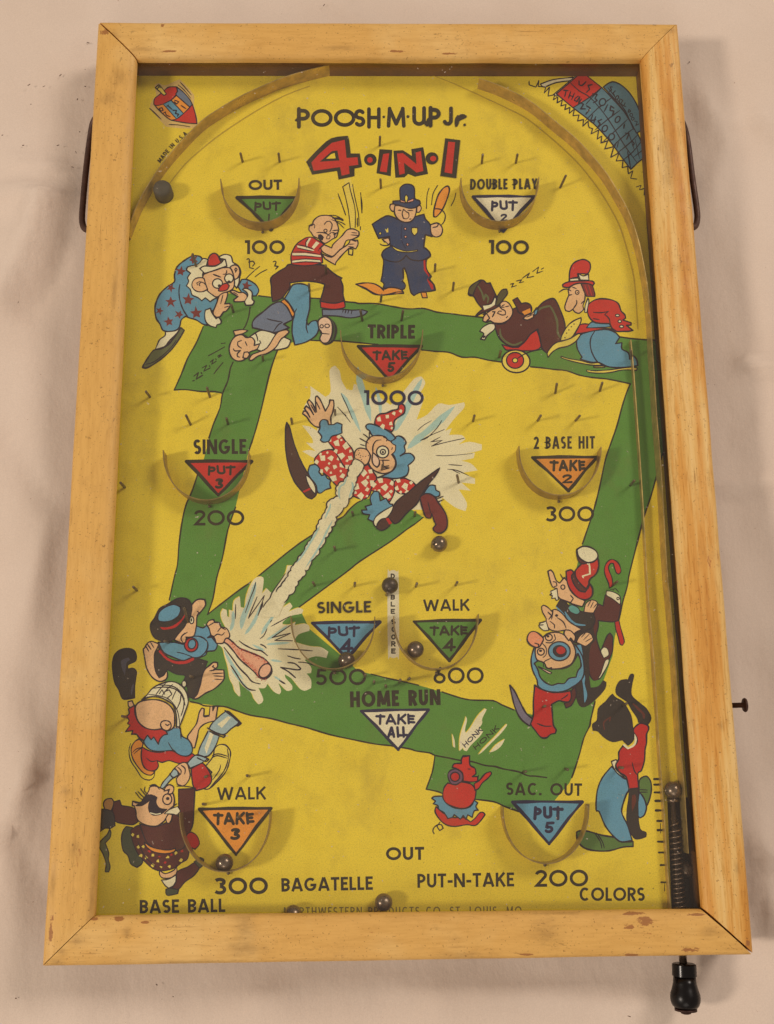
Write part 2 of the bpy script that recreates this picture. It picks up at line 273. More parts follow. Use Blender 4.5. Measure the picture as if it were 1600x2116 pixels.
ART1 = """
part infield_path|green printed base path with dark hand drawn edges
@ 0 0 1
F green 0: 535,611 560,614 590,616 641,616 661,617 711,623 734,625 768,628 800,632 842,638 872,637 904,645 931,648 961,652 981,654 1050,662 1120,672 1200,684 1280,695 1302,699 1336,702 1364,704 1370,705 1372,740 1379,915 1367,946 1357,984 1345,1027 1332,1065 1323,1099 1311,1146 1300,1190 1298,1206 1289,1237 1280,1278 1271,1316 1266,1356 1250,1400 1230,1450 1221,1488 1219,1500 1207,1525 1200,1551 1192,1578 1182,1607 1177,1618 1146,1655 1125,1690 1072,1677 1044,1667 1021,1657 982,1652 916,1641 905,1636 881,1631 888,1612 895,1590 899,1561 888,1556 860,1552 807,1541 778,1538 732,1529 681,1518 635,1504 597,1495 560,1485 517,1478 484,1467 452,1459 412,1454 393,1450 330,1400 352,1240 360,1194 367,1166 370,1125 377,1075 385,1042 397,1015 422,946 433,905 441,877 455,842 460,813 416,809 383,805 360,806 375,773 388,740 404,712 413,692 420,675 440,640 471,606
F yellow 0: 575,716 600,708 642,703 661,704 693,704 731,707 781,712 830,716 872,723 900,726 928,728 955,738 981,738 1009,744 1036,748 1097,758 1120,760 1142,763 1171,766 1197,775 1224,780 1254,783 1280,788 1303,793 1295,812 1286,840 1275,881 1261,921 1251,952 1239,1009 1228,1052 1220,1077 1204,1124 1190,1180 1140,1420 1110,1480 1066,1467 1038,1457 1019,1448 980,1447 954,1443 914,1430 865,1416 827,1407 807,1403 767,1393 740,1386 700,1350 640,1300 618,1255 715,1183 744,1160 806,1120 841,1094 860,1081 875,1069 800,1020 749,1034 738,1039 723,1052 710,1067 691,1078 620,1122 547,1180 521,1201 495,1219 457,1248 431,1270 440,1238 448,1194 460,1152 471,1095 487,1048 514,932 525,900 539,850 555,781 569,740
s print 2.2: 535,611 560,614 590,616 641,616 661,617 711,623 734,625 743,627 775,627 805,632 842,638 872,637 887,640 904,645 931,648 961,652 981,654 1050,662
s print 2.2: 1270,694 1302,699 1336,702 1362,704
s print 2.2: 642,703 661,704 693,704 731,707 781,712
s print 2.2: 872,723 900,726 928,728 955,738 981,738 1009,744 1036,748
s print 2.2: 1097,758 1120,760 1142,763 1171,766 1197,775 1224,780 1254,783 1280,788 1303,793
s print 2.2: 1303,793 1295,812 1286,840 1275,881 1261,921 1251,952 1239,1009 1228,1052 1220,1077 1204,1124
s print 2.2: 1379,915 1367,946 1357,984 1345,1027 1332,1065 1323,1099 1311,1146 1300,1190 1298,1206 1292,1228 1289,1237 1280,1278 1275,1300
s print 2.2: 1230,1450 1221,1488 1219,1500 1207,1525 1200,1551 1192,1578 1182,1607
s print 2.2: 1072,1677 1044,1667 1021,1657 982,1652
s print 2.2: 916,1641 905,1636 881,1631 888,1612 895,1590 899,1561
s print 2.2: 1062,1467 1038,1457 1019,1448 980,1447 954,1443 914,1430
s print 2.2: 865,1416 827,1407 807,1403 767,1393
s print 2.2: 1130,1607 1107,1604 1091,1603 1072,1595 1040,1589 1023,1584 1003,1582 976,1574 954,1572 925,1566 899,1561 888,1556 860,1552 848,1548 807,1541 778,1538 732,1529 681,1518 635,1504 597,1495 560,1485 517,1478 484,1467 462,1460 425,1459 412,1454 393,1450
s print 2.2: 618,1255 715,1183 744,1160 806,1120 841,1094 860,1081 875,1069
s print 2.2: 749,1034 738,1039 723,1052 710,1067 691,1078 620,1122 547,1180 521,1201 495,1219 457,1248 429,1270 440,1238 448,1194 460,1152 471,1095 487,1048
s print 2.2: 514,932 525,900 539,850 555,781 564,750 575,720
s print 2.2: 350,1240 360,1194 367,1166 370,1125 377,1075 385,1042 397,1015 415,960
s print 2.2: 432,905 441,877 455,842 460,813 471,787 476,762 482,748
s print 2.2: 460,813 445,809 416,809 383,805 360,806 375,773 388,740 404,712 413,692 420,675
s print 2: 517,635 514,655 508,672 503,680
part clown_print|printed clown in blue star suit bending over the sleeping man
@ 250 480 5.3333
f blue 11: 870,265 790,260 700,310 620,380 590,470 590,545 510,600 430,680 385,780 375,860 390,950 430,1010 455,1070 490,1090 560,1095 620,1070 650,1030 665,965 715,925 760,945 830,965 900,1010 950,1025 960,900 1060,830 1060,720 900,640 820,500 900,300
s ink 10: 650,575 640,640 645,720 665,800 690,860 715,900 745,940
* maroon: 660,430,62,10
* maroon: 550,612,52,30
* maroon: 550,768,66,0
* maroon: 425,865,48,20
* maroon: 528,985,60,-10
* maroon: 640,905,55,25
* maroon: 742,742,72,5
* maroon: 830,890,74,-5
* maroon: 800,300,58,-25
f blue 10: 1290,600 1330,520 1390,520 1480,570 1520,640 1490,700 1430,700 1350,680
* maroon: 1385,590,62,10
f cream 10: 960,300 905,290 850,350 740,380 725,420 768,450 735,500 748,540 722,590 765,630 785,690 850,720 890,755 930,722 985,765 1020,740 1060,720 1010,690 940,600 900,470 940,380
f cream 10: 1080,270 1140,243 1205,255 1225,290 1235,330 1290,365 1322,430 1308,500 1300,560 1275,615 1240,560 1180,400
f skin 10: 1205,395 1225,368 1265,360 1300,385 1310,450 1290,500 1255,520 1235,480
s ink 8: 1265,430 1255,410 1268,392 1282,408 1262,440
f skin 10: 910,470 960,445 1060,400 1160,390 1210,400 1240,470 1252,560 1235,620 1190,650 1130,670 1060,712 1010,690 950,640 900,560
f skin 10: 955,630 900,655 835,650 790,610 785,560 815,515 870,500 915,510 930,560
s ink 8: 845,580 835,560 870,545 915,560 928,575
s ink 8: 870,590 860,570 890,550
f cream 10: 870,400 910,375 960,372 1040,372 1105,335 1130,305 1095,290 1150,300 1168,370 1050,415 920,455 900,430
f red 10: 960,372 958,320 975,265 1010,235 1045,235 1075,265 1090,305 1108,335 1040,372
s ink 13: 1020,465 1100,495
s ink 9: 1165,420 1165,445 1150,462 1125,462
e cream 10: 1065,565 55,52 0
e cream 10: 1192,508 48,48 0
e ink 0: 1085,590 17,17 0
e ink 0: 1192,545 18,14 0
f red 9: 1085,615 1120,575 1170,560 1195,590 1170,635 1110,650 1075,645
f skin 10: 1060,770 1085,700 1140,665 1178,665 1168,720 1145,790 1195,785 1205,810 1160,870 1130,880 1095,930 1050,935 1015,890 1040,820
s ink 8: 1100,790 1125,690
s ink 8: 1140,830 1190,815
f skin 10: 1200,655 1240,640 1300,665 1350,665 1390,700 1380,750 1330,765 1250,765 1245,745 1290,710 1240,680
s ink 7: 1240,660 1290,690
f cream 10: 985,838 930,860 925,930 940,990 980,1030 1050,1050 1060,1020 1100,1010 1105,975 1075,935 1050,955 1010,900
f cream 10: 1340,630 1385,620 1445,660 1445,735 1470,760 1450,800 1380,805 1365,765 1400,700 1385,660
f cream 10: 490,1095 485,1140 430,1180 400,1240 380,1290 480,1260 540,1190 620,1110 650,1050 600,1085
f olive 11: 360,1300 440,1285 520,1240 580,1170 630,1100 660,1050 700,1080 640,1180 560,1290 440,1400 300,1490 240,1490 250,1460 300,1380
s ink 8: 270,1455 360,1430 470,1350 560,1260 610,1190
s print 8: 965,1360 1040,1320 1145,1262
s print 8: 1105,1225 1150,1220
s print 8: 1025,1560 1070,1500 1125,1435
s print 9: 805,1585 855,1545 830,1620 900,1575
s print 9: 895,1495 945,1465 915,1530 985,1495
s print 9: 985,1430 1020,1400 1000,1455 1050,1420
s print 8: 1065,1365 1100,1345 1075,1380 1115,1355
s print 9: 793,1638 808,1632
s print 9: 885,1548 890,1555
s print 9: 975,1470 980,1478
s print 9: 1045,1395 1050,1400
s print 7: 1375,515 1450,440 1530,375
s print 7: 1480,490 1540,445 1610,410
part batter_print|printed bald batter in red striped shirt
@ 500 400 5.3333
s print 8: 1060,0 1090,80 1145,235
s print 8: 1308,0 1325,110 1322,210
s print 7: 1275,270 1270,340
s print 7: 1305,375 1308,400
f paperlight 0: 1130,-200 1180,-255 1215,-100 1240,0 1258,200 1250,395 1190,390 1178,200 1145,0
@ 700 350 5.3333
s print 8: 45,190 115,145 130,230 175,400 185,520 182,640
s print 8: 45,190 75,300 105,440 120,560 130,655
s print 7: 155,165 165,240 195,380 220,500 225,620
s print 7: 205,545 210,630
s print 7: 240,630 240,665
s print 8: 0,290 35,380 75,500
s print 8: 243,255 250,380 258,478
@ 500 400 5.3333
f brown 11: 550,775 480,815 390,870 320,930 325,1020 325,1100 340,1190 430,1160 490,1090 530,1030 528,985 660,965 780,970 900,995 910,1020 880,1130 860,1190 900,1215 1120,1195 1130,1180 1115,1100 1115,1020 1090,950 1105,930 1050,905 990,860 930,810 880,785
f red 10: 865,1185 960,1205 1050,1205 1125,1180 1138,1230 1120,1260 1000,1275 870,1255
f steel 10: 885,1275 1000,1280 1100,1275 1220,1285 1320,1280 1385,1300 1340,1340 1200,1370 1050,1350 890,1345
s ink 8: 1120,1275 1110,1310
s ink 8: 1150,1278 1138,1318
s ink 8: 1180,1280 1168,1322
s ink 8: 1215,1282 1205,1328
f red 10: 550,780 540,700 555,640 600,560 650,520 710,485 770,480 830,510 905,555 880,620 885,700 890,760 800,785 700,795 600,790
F cream 0: 556,655 700,655 870,680 872,698 700,680 556,680
F cream 0: 610,570 700,590 790,620 800,628 780,632 700,612 612,592
F cream 0: 556,740 700,725 860,735 870,755 700,745 556,760
F cream 0: 735,490 765,490 725,560 720,600 700,595 705,540
F cream 0: 820,525 855,545 795,610 770,590
s ink 8: 550,645 700,645 870,672
s ink 8: 556,686 700,686 872,703
s ink 8: 605,562 700,580 790,612
s ink 8: 612,598 700,618 785,636
s ink 8: 555,735 700,720 865,732
s ink 8: 560,765 700,752 872,760
s ink 8: 735,495 705,540 712,598
s ink 8: 905,560 860,600 840,635
s ink 8: 860,640 885,700 890,760
f skin 10: 868,600 905,562 990,600 1010,555 1100,470 1160,400 1230,390 1290,420 1285,470 1210,505 1150,520 1110,600 1000,700 900,650
f skin 10: 885,665 990,700 1080,620 1170,560 1195,510 1275,515 1280,560 1255,610 1180,605 1050,740 1030,785 920,720
f paperlight 8: 1178,610 1225,615 1218,680 1178,670
s ink 8: 1210,430 1270,435
s ink 8: 1200,455 1290,462
s ink 8: 1210,515 1265,530
s ink 8: 1180,560 1240,555
s ink 8: 1175,585 1235,590
f skin 10: 780,345 790,300 850,250 940,240 1010,265 1050,330 1065,390 1055,440 1040,480 1000,500 940,540 900,545 850,500 790,470 765,430 740,400 745,355
s ink 8: 740,355 780,335 805,350 800,380
s ink 10: 825,430 880,430 930,440 970,470
f ink 0: 840,455 870,448 905,480 890,520 840,495
e skin 8: 922,410 17,17 0
s ink 8: 910,340 935,310 970,305 995,340 985,390 970,420
s ink 8: 985,430 940,470 935,500 965,500 975,465
s ink 8: 1000,410 1075,400
s ink 9: 1000,430 1030,440 1020,480
s ink 8: 1010,455 1050,430
s ink 16: 1000,270 1090,280 1115,298
s ink 7: 985,285 1060,320 1125,380
s ink 7: 1040,300 1100,320 1140,345
s ink 7: 960,238 1040,245 1110,285
@ 500 400 5.3333
s print 9: 345,752 365,742 378,755 362,798 402,802 372,832
s print 9: 55,725 70,715 82,730 85,815 130,828
s print 9: 75,755 120,745 142,770 118,800
part sleeping_man_print|printed man lying asleep in blue trousers beneath the batter
@ 500 400 5.3333
f steel 11: 120,1480 115,1430 150,1370 240,1300 330,1225 420,1195 490,1245 540,1330 560,1390 500,1420 460,1440 520,1480 380,1530 300,1520
s ink 9: 275,1380 350,1400 440,1415
s ink 9: 350,1520 400,1450 450,1420
f orange 9: 430,1190 470,1165 520,1220 560,1290 585,1330 560,1365 540,1330 500,1250
f blue 11: 470,1160 520,1080 560,1010 640,995 720,1015 745,1060 750,1150 745,1280 715,1400 730,1450 770,1410 820,1400 850,1450 840,1520 800,1580 700,1640 585,1670 555,1540 560,1420 580,1320 530,1220
s ink 9: 605,1270 580,1320 575,1360
s ink 9: 715,1400 710,1480 730,1540
f paleskin 11: 840,1410 880,1370 930,1360 980,1400 1000,1470 990,1570 950,1640 890,1645 860,1600 880,1540 850,1490
s ink 12: 960,1370 1010,1420 1040,1490 1030,1570 1000,1630 930,1665 890,1650
s gdark 7: 985,1390 1015,1450 1022,1530 1000,1600 950,1650
e paleskin 8: 880,1465 18,18 0
e paleskin 8: 940,1460 25,20 0
s ink 9: 860,1535 900,1545 965,1550
f cream 10: 180,1520 260,1515 360,1545 480,1590 540,1620 510,1690 440,1715 360,1725 300,1700 230,1740 140,1700 60,1600
f skin 10: 380,1545 450,1510 500,1505 520,1530 480,1570 430,1610 380,1690 320,1740 260,1770 180,1790 110,1840 80,1830 110,1780 180,1750 280,1700
@ 250 480 5.3333
f skin 10: 1195,1290 1210,1220 1260,1150 1330,1130 1380,1165 1440,1160 1475,1200 1470,1250 1530,1230 1500,1290 1420,1320 1400,1370 1340,1415 1270,1415 1215,1370
s ink 9: 1240,1285 1260,1310 1320,1305 1285,1340 1285,1370 1310,1380
s ink 9: 1330,1195 1290,1210 1290,1250 1330,1280
s ink 9: 1370,1205 1392,1255
f skin 10: 1360,1325 1400,1320 1420,1350 1390,1390 1345,1385
f skin 9: 1240,1090 1330,1075 1400,1085 1340,1120 1260,1140
s ink 9: 1310,1135 1350,1130 1400,1160
s ink 9: 1480,1110 1500,1150 1510,1200
s ink 9: 1530,1195 1545,1230
part policeman_print|printed policeman in navy uniform swinging an orange club
@ 700 350 5.3333
f navy 11: 555,510 470,540 370,605 400,670 440,760 560,740 570,850 500,890 475,940 490,985 495,1040 480,1170 465,1230 500,1260 490,1310 560,1310 700,1325 735,1290 730,1260 700,1230 715,1190 710,1100 725,1085 750,1150 770,1240 795,1350 830,1390 900,1355 1000,1345 1065,1330 1050,1270 1000,1210 1020,1180 970,1100 965,1000 1010,960 1000,910 960,870 940,850 955,720 1030,740 1010,610 960,550 940,495 860,515 700,560
F paperlight 0: 510,652 530,665 545,640 548,690 530,695
e paperlight 6: 458,705 14,14 0
F red2 0: 935,1000 955,1000 960,1095 1005,1170 980,1200 1040,1260 1045,1320 1025,1325 975,1220 990,1180 940,1110
s ink 9: 965,1000 970,1100 1020,1180 990,1215 1050,1275 1065,1330
s ink 9: 490,985 560,1010 640,1020 700,995 745,945 790,990 860,1005 930,1000 1000,960
f yellowink 8: 585,835 640,870 750,900 870,885 870,900 760,915 650,900 595,860
s navydark 7: 700,600 690,700 700,800 740,870
e pink 6: 735,655 13,13 0
e pink 6: 738,743 13,13 0
e pink 6: 760,828 13,15 0
f yellowink 8: 805,645 835,640 870,645 868,695 835,730 808,695
f skin 9: 1015,610 1080,590 1120,610 1145,660 1130,720 1080,745 1030,725 1015,670
s ink 9: 1040,640 1085,630 1100,600 1080,590
f skin 8: 480,770 550,755 565,800 550,830 520,800
s ink 9: 455,818 480,835 540,838 570,820
s ink 8: 480,770 510,805
f skin 10: 570,385 605,380 640,400 620,460 590,460 565,425
f skin 10: 860,400 900,395 912,430 890,470 860,470
f skin 10: 620,400 740,390 860,410 855,470 830,540 780,580 700,575 640,530 615,470
f skin 9: 715,440 700,490 715,540 750,545 775,520 770,480 750,470
s ink 9: 655,450 690,452
s ink 9: 760,452 820,455
s ink 9: 780,550 800,545
f navy 10: 600,350 670,345 680,340 675,230 690,190 740,162 800,170 835,210 840,320 890,345 900,380 850,420 780,430 690,405 600,380
f pink 8: 680,335 740,350 830,320 825,350 750,370 680,360
f yellowink 8: 745,280 765,310 755,365 735,365 728,310
f orange 10: 1190,185 1215,195 1220,240 1190,340 1140,450 1080,520 1050,520 1050,450 1090,300 1140,220
s ink 9: 1060,435 1100,435 1140,450 1175,500 1165,570 1130,615
s print 8: 998,205 975,280 968,430
s print 8: 1090,178 1040,270 1025,388
s print 8: 1293,258 1275,330 1240,400
f orange 10: 190,1265 300,1250 390,1260 450,1290 500,1320 560,1300 650,1310 700,1335 715,1365 600,1375 460,1385 380,1370 300,1320
s ink 11: 190,1268 300,1310 390,1365 470,1385 560,1375 640,1352 715,1350
f orange 9: 905,1355 965,1355 978,1415 925,1415
s ink 9: 460,1300 500,1340
part hobo_print|printed hobo in a brown coat lying in a red barrow
@ 940 500 5.3333
f red 10: 540,1160 520,1130 700,1160 820,1020 900,960 930,1040 955,1150 900,1190 760,1200 640,1190 570,1190
f brown 11: 445,940 440,900 560,890 640,740 740,740 830,830 900,740 980,660 1060,625 1110,640 1160,740 1210,880 1215,960 1190,1040 1180,1090 1120,1110 1060,1170 1015,1225 960,1170 945,1080 915,960 830,1020 780,1090 700,1150 620,1150 540,1110 480,1040
s olive 16: 500,960 510,1040 580,1110 660,1135 740,1100
s olive 15: 890,785 950,730 1050,705 1090,770 1130,880 1135,1000 1170,1060
f brown 10: 640,640 690,612 735,680 780,670 830,690 850,740 830,790 760,800 700,770 690,735
F orange 0: 740,770 830,730 838,775 770,805
f skin 9: 750,845 800,805 850,790 900,725 920,740 870,800 870,830 800,860
f blue 8: 880,760 920,735 905,790 875,810
s ink 7: 790,830 860,800
f skin 11: 360,780 440,720 530,655 590,670 635,740 635,800 590,860 520,895 440,895 390,870 350,885 310,870 320,820
s ink 9: 310,800 345,780 385,840 340,885
s ink 9: 545,720 495,715 520,740 555,760 560,800 520,805 470,785 490,760 515,765
s ink 9: 415,770 445,768 415,825
s ink 9: 520,705 550,690
s ink 9: 555,715 600,705
s ink 9: 565,838 585,818
f brown 11: 230,820 310,780 430,740 500,700 450,580 390,450 350,455 320,425 270,425 200,480 150,560 165,590 210,600 250,670 310,740 260,780
f olivedark 9: 150,570 165,500 240,440 290,430 240,490 200,590
s olive 15: 260,490 300,560 320,640 340,580 370,620 360,670
F cream 0: 310,700 400,680 440,600 470,640 460,680 400,720 325,750
f olivedark 10: 450,690 470,600 520,530 570,520 580,570 540,630 490,690 460,705
s ink 9: 310,700 400,680 440,600 470,640
f cream 9: 440,905 380,900 310,940 275,985 310,1000 320,1020 285,1070 330,1080 360,1030 440,960
s ink 12: 315,1055 335,1035
e yellowink 12: 675,1315 155,125 5
e red 10: 665,1305 95,88 5
e yellowink 8: 665,1305 28,26 0
s ink 10: 690,1285 760,1240 850,1205 955,1185
f yellowink 10: 1020,1225 1060,1160 1120,1110 1200,1090 1280,1060 1360,1010 1390,1020 1330,1100 1240,1150 1150,1170 1080,1210 1030,1270
f yellowink 10: 1165,1090 1180,1030 1240,930 1310,870 1390,835 1390,880 1340,980 1280,1060
d ink 9: 1315,905 1285,935 1258,970 1232,1005 1215,1055
s print 9: 615,465 650,455 625,498 680,480
s print 9: 680,430 740,415 710,450 760,438
s print 9: 745,400 825,340 795,395 870,378
s print 9: 860,325 925,275 905,345 970,320
s print 8: 955,300 980,285
part tramp_print|printed tramp in red hat and jacket pushing the barrow
@ 1100 500 5.3333
f red 10: 530,910 620,905 700,940 900,960 880,975 660,985 470,1020 490,970
f blue 11: 500,1060 560,1010 700,975 840,965 920,1000 965,1050 920,1120 990,1110 990,1180 1060,1220 1075,1290 1110,1250 1150,1290 1165,1360 1100,1375 940,1385 820,1370 740,1330 640,1325 530,1290 550,1270 500,1180 490,1110
s ink 10: 690,985 650,1050 640,1130 660,1220 710,1310 760,1350
f blue 9: 600,945 650,885 720,880 850,905 860,935 700,945
f red 11: 620,690 690,640 770,625 880,640 950,680 980,760 1020,800 1030,840 1000,860 1090,890 1090,915 1040,920 1110,975 1060,985 1000,985 930,985 880,950 860,900 700,890 630,830 610,760
s ink 9: 675,775 760,780 840,765 800,800 850,850 860,940
s ink 9: 670,845 740,855
e cream 8: 940,810 22,13 0
e cream 8: 965,875 18,15 0
e cream 8: 985,932 22,14 0
f skin 10: 460,470 540,450 580,560 580,640 560,700 570,740 520,785 470,770 450,740 410,765 370,755 360,710 390,620 405,580 400,520
s ink 9: 490,640 490,680 450,740
s ink 9: 440,580 405,590 385,630
s ink 9: 540,680 570,650
e skin 8: 497,555 20,22 0
e ink 0: 500,558 7,7 0
s ink 9: 440,495 490,515
s ink 9: 295,555 340,525 390,520 430,540
f cream 8: 615,620 625,660 600,780 580,775 585,700
f hair 8: 540,460 600,450 660,460 690,560 690,600 650,600 600,600 570,540
s red 6: 580,470 620,590
s red 6: 620,465 660,595
f red 10: 335,470 400,440 560,430 660,430 685,455 670,480 600,455 480,460 400,500 340,495
f red 10: 408,430 415,320 450,240 520,200 580,195 635,230 640,300 610,350 560,350 500,350 505,390 440,400
f cream 9: 415,405 505,398 520,425 415,435
f cream 9: 505,345 560,375 620,355 625,420 530,420
f yellowink 8: 320,1260 400,1285 520,1305 650,1335 730,1330 770,1360 640,1355 460,1320 330,1280
f yellowink 8: 600,1410 700,1420 850,1410 960,1395 1090,1380 1160,1390 1150,1415 1000,1410 850,1440 700,1445 610,1430
f yellowink 7: 680,1370 790,1368 800,1382 690,1384
part splash_print|cream and pale blue burst printed around the struck clown
@ 560 640 3.5556
f splash 0: 430,450 470,410 505,450 520,520 560,590 600,540 640,560 700,640 780,640 880,700 960,620 1050,510 1105,490 1135,540 1090,620 1130,640 1070,810 1150,770 1230,690 1310,700 1420,680 1420,720 1340,810 1280,890 1330,870 1310,920 1400,920 1430,950 1380,990 1460,970 1550,990 1550,1030 1470,1050 1380,1060 1500,1050 1490,1090 1400,1110 1470,1130 1520,1180 1400,1200 1500,1240 1500,1280 1400,1270 1470,1330 1380,1320 1440,1420 1430,1480 1350,1450 1260,1380 1240,1450 1100,1470 880,1440 760,1240 600,1080 400,1100 320,1090 230,1040 280,1030 330,1040 260,980 310,980 300,940 230,850 290,860 340,890 330,840 230,770 250,700 290,640 290,560 330,590 360,610 400,640 440,600
f yellow 0: 700,520 640,500 560,470 570,590 600,590 610,545 640,560 690,640 740,650 800,600 850,600 860,660 890,600 900,580 830,540 760,560
e yellow 0: 930,650 40,30 0
s skyblue 22: 515,610 570,700 660,900
s skyblue 30: 640,420 650,520 700,680 735,820
s skyblue 18: 770,570 800,680 805,770
s skyblue 34: 1110,510 1040,640 960,800 910,890
s skyblue 34: 1350,710 1200,850 1080,950 1005,1020
s ink 5: 515,615 560,710 600,805
s ink 5: 490,715 540,770 585,828
s ink 4: 540,765 555,780
s ink 4: 1078,888 1120,850 1180,815
s ink 4: 1255,815 1220,870 1150,940 1100,960 1180,920 1275,880
s ink 4: 1175,972 1245,935 1180,970 1260,960 1180,1003 1270,978 1420,945
s ink 4: 1212,1070 1300,1073 1480,1057
s ink 5: 1307,1138 1405,1145
s ink 5: 1297,1172 1365,1180 1455,1220
s ink 4: 1330,1175 1390,1205
part struck_clown_print|printed clown in red checked suit flying backwards with blue wig
@ 560 780 5.3333
f hat 11: 175,495 210,560 240,680 280,800 330,920 400,1050 480,1190 500,1290 450,1340 400,1320 350,1260 260,1150 200,1000 170,850 160,700 162,560
f cream 9: 385,1075 420,1100 470,1160 495,1230 490,1290 440,1230 400,1150
F red2 0: 350,1255 430,1215 440,1235 365,1270
f red 10: 480,910 510,860 570,810 650,795 710,810 750,870 780,920 860,1040 840,1100 760,1190 720,1190 640,1100 560,1040 500,980
q cream: 580,890,36 665,890,32 615,1005,26 710,985,26 780,970,28 700,1110,38 790,1090,28 560,1035,26 500,930,26 640,950,14 545,850,16 620,830,14 740,900,18 660,1050,14 770,1030,14
f blue 10: 495,960 430,970 410,1040 440,1110 500,1190 510,1260 550,1275 600,1240 660,1220 650,1180 660,1130 620,1110 600,1070 560,1080 530,1040 540,1010
f red 10: 640,680 700,635 770,640 820,700 890,780 915,860 890,960 850,1010 800,970 740,870 690,780 640,720
q cream: 725,725,34 820,755,36 785,865,38 715,810,24 880,890,28 850,985,28 655,690,22 745,655,24 880,810,18 780,690,14 840,920,16
f skin 11: 520,550 440,500 400,440 350,400 360,370 400,380 430,440 370,340 390,315 430,350 470,410 400,270 420,245 460,290 500,380 490,230 510,205 540,240 570,300 600,370 640,300 650,250 690,250 695,310 680,390 660,440 665,520
s ink 9: 430,440 390,370
s ink 9: 490,390 440,300
s ink 9: 540,350 495,260
f blue 10: 540,560 540,500 570,465 620,475 635,520 690,520 730,500 785,520 780,570 785,610 740,630 670,650 640,700 580,715 545,690 560,650 520,600
f red 10: 940,1060 1000,990 1070,960 1150,1070 1180,1130 1120,1200 1090,1290 1040,1340 960,1330 895,1300 920,1200
q cream: 1015,1050,38 1100,1040,26 1040,1155,40 945,1200,36 990,1300,38 1120,1160,28 1070,1100,18 930,1270,16 1060,1240,22 1060,1310,14
f red 10: 1100,1250 1120,1190 1170,1120 1260,1105 1340,1130 1365,1210 1350,1300 1310,1370 1250,1340 1180,1260
q cream: 1215,1135,34 1260,1205,40 1130,1190,30 1285,1310,38 1195,1250,20 1330,1170,26 1325,1260,20 1150,1250,16
f red 10: 1370,1140 1460,1110 1520,1130 1560,1150 1600,1190 1520,1270 1430,1280 1380,1250 1360,1190
q cream: 1410,1135,28 1475,1200,38 1385,1220,24 1500,1262,24 1545,1165,20 1430,1262,18
f blue 11: 1160,1110 1240,1100 1350,1115 1440,1105 1500,1075 1520,1010 1510,970 1570,920 1580,880 1540,840 1480,840 1425,865 1480,820 1470,760 1490,720 1460,670 1410,645 1370,660 1340,690 1300,780 1360,870 1380,960 1340,1030 1240,1080
f skin 11: 1110,650 1180,620 1300,690 1340,730 1375,750 1370,810 1330,850 1370,910 1370,980 1320,1040 1230,1060 1130,1020 1075,940 1100,860 1050,780 1060,700
s ink 9: 1020,625 1055,650 1085,680 1085,600 1125,655
s ink 9: 980,672 1020,695 1075,725
s ink 9: 985,738 1035,752
s ink 9: 1240,625 1245,665 1300,640 1275,700
f blue 11: 1045,540 1070,515 1130,520 1230,560 1320,610 1375,670 1330,700 1290,690 1250,650 1180,640 1120,640 1090,590 1060,570
f red 11: 1145,500 1160,440 1200,405 1270,395 1340,365 1400,350 1410,310 1440,290 1475,320 1470,390 1420,430 1360,480 1355,560 1330,600 1260,570 1160,525
q cream: 1190,460,26 1290,432,24 1230,540,28 1355,395,22 1430,370,20 1320,510,20 1330,560,14
s ink 10: 1215,690 1160,700 1125,760 1125,850 1125,900
e cream 11: 1232,822 67,66 0
e cream 10: 1235,822 28,28 0
e ink 0: 1235,825 12,14 0
f paleskin 10: 1125,830 1115,900 1130,960 1170,990 1195,960 1190,900 1150,850
s ink 9: 1340,770 1330,800
s ink 9: 1205,912 1305,915
s ink 9: 1235,920 1240,990 1215,1020 1300,1000 1225,985 1300,975
f skin 10: 1055,960 1090,900 1090,850 1060,800 1000,780 950,790 920,840 930,900 980,960
d ink 7: 968,805 978,835 990,860 940,858 965,852 1015,870 1045,872 1075,862 985,880 998,905 1000,930 992,950
part smoke_trail_print|white puffy ball trail from the bat to the flying clown
@ 560 780 5.3333
p splash 9: 930,900 890,960 860,1030 850,1090 800,1150 740,1190 722,1250 735,1310 690,1335 640,1360 620,1430 595,1490 560,1560 525,1610 510,1680 465,1730 450,1800 400,1840 380,1910 330,1960 300,2020 250,2070 220,2130 190,2190 150,2240 110,2300 60,2360 -100,2640 80,2640 150,2480 200,2400 270,2310 300,2250 350,2200 380,2130 425,2090 450,2020 500,1970 530,1890 575,1850 600,1770 640,1720 670,1650 710,1600 715,1540 770,1500 800,1440 845,1410 860,1340 905,1280 900,1220 935,1160 950,1100 985,1060 1020,1000 1015,950
s skyblue 14: 840,1090 810,1170 760,1210 750,1290 760,1340
s skyblue 14: 890,1150 905,1200 885,1270 860,1330
s skyblue 14: 660,1390 645,1450 620,1500 600,1560
s skyblue 14: 540,1640 490,1730 430,1830 350,1960 280,2050
s skyblue 14: 680,1580 620,1690 560,1820 470,1970 380,2100
part struck_clown_legs_print|brown shoes and blue cuffs of the flying printed clown
@ 740 820 5.3333
f hat 10: 900,785 880,830 830,900 760,990 700,1090 640,1190 540,1280 450,1380 400,1400 330,1330 390,1210 450,1130 560,1050 660,960 780,870
f blue 10: 720,1080 760,1010 800,975 850,980 860,1030 895,1050 900,1090 860,1105 800,1080
f maroon 11: 690,1150 690,1100 740,1070 800,1075 850,1110 880,1160 930,1230 970,1300 985,1390 970,1460 910,1505 850,1490 825,1450 860,1410 840,1370 812,1290 800,1340 750,1330 720,1260
s ink 8: 870,1125 940,1098
s ink 8: 880,1160 945,1133
s ink 8: 865,1110 905,1082
s ink 8: 770,1160 800,1280
f blue 10: 135,1110 180,1040 230,1050 245,1150 310,1120 350,1180 380,1185 370,1220 280,1270 200,1330 170,1380 110,1350 130,1300 60,1290 40,1250 100,1250 80,1210 150,1190
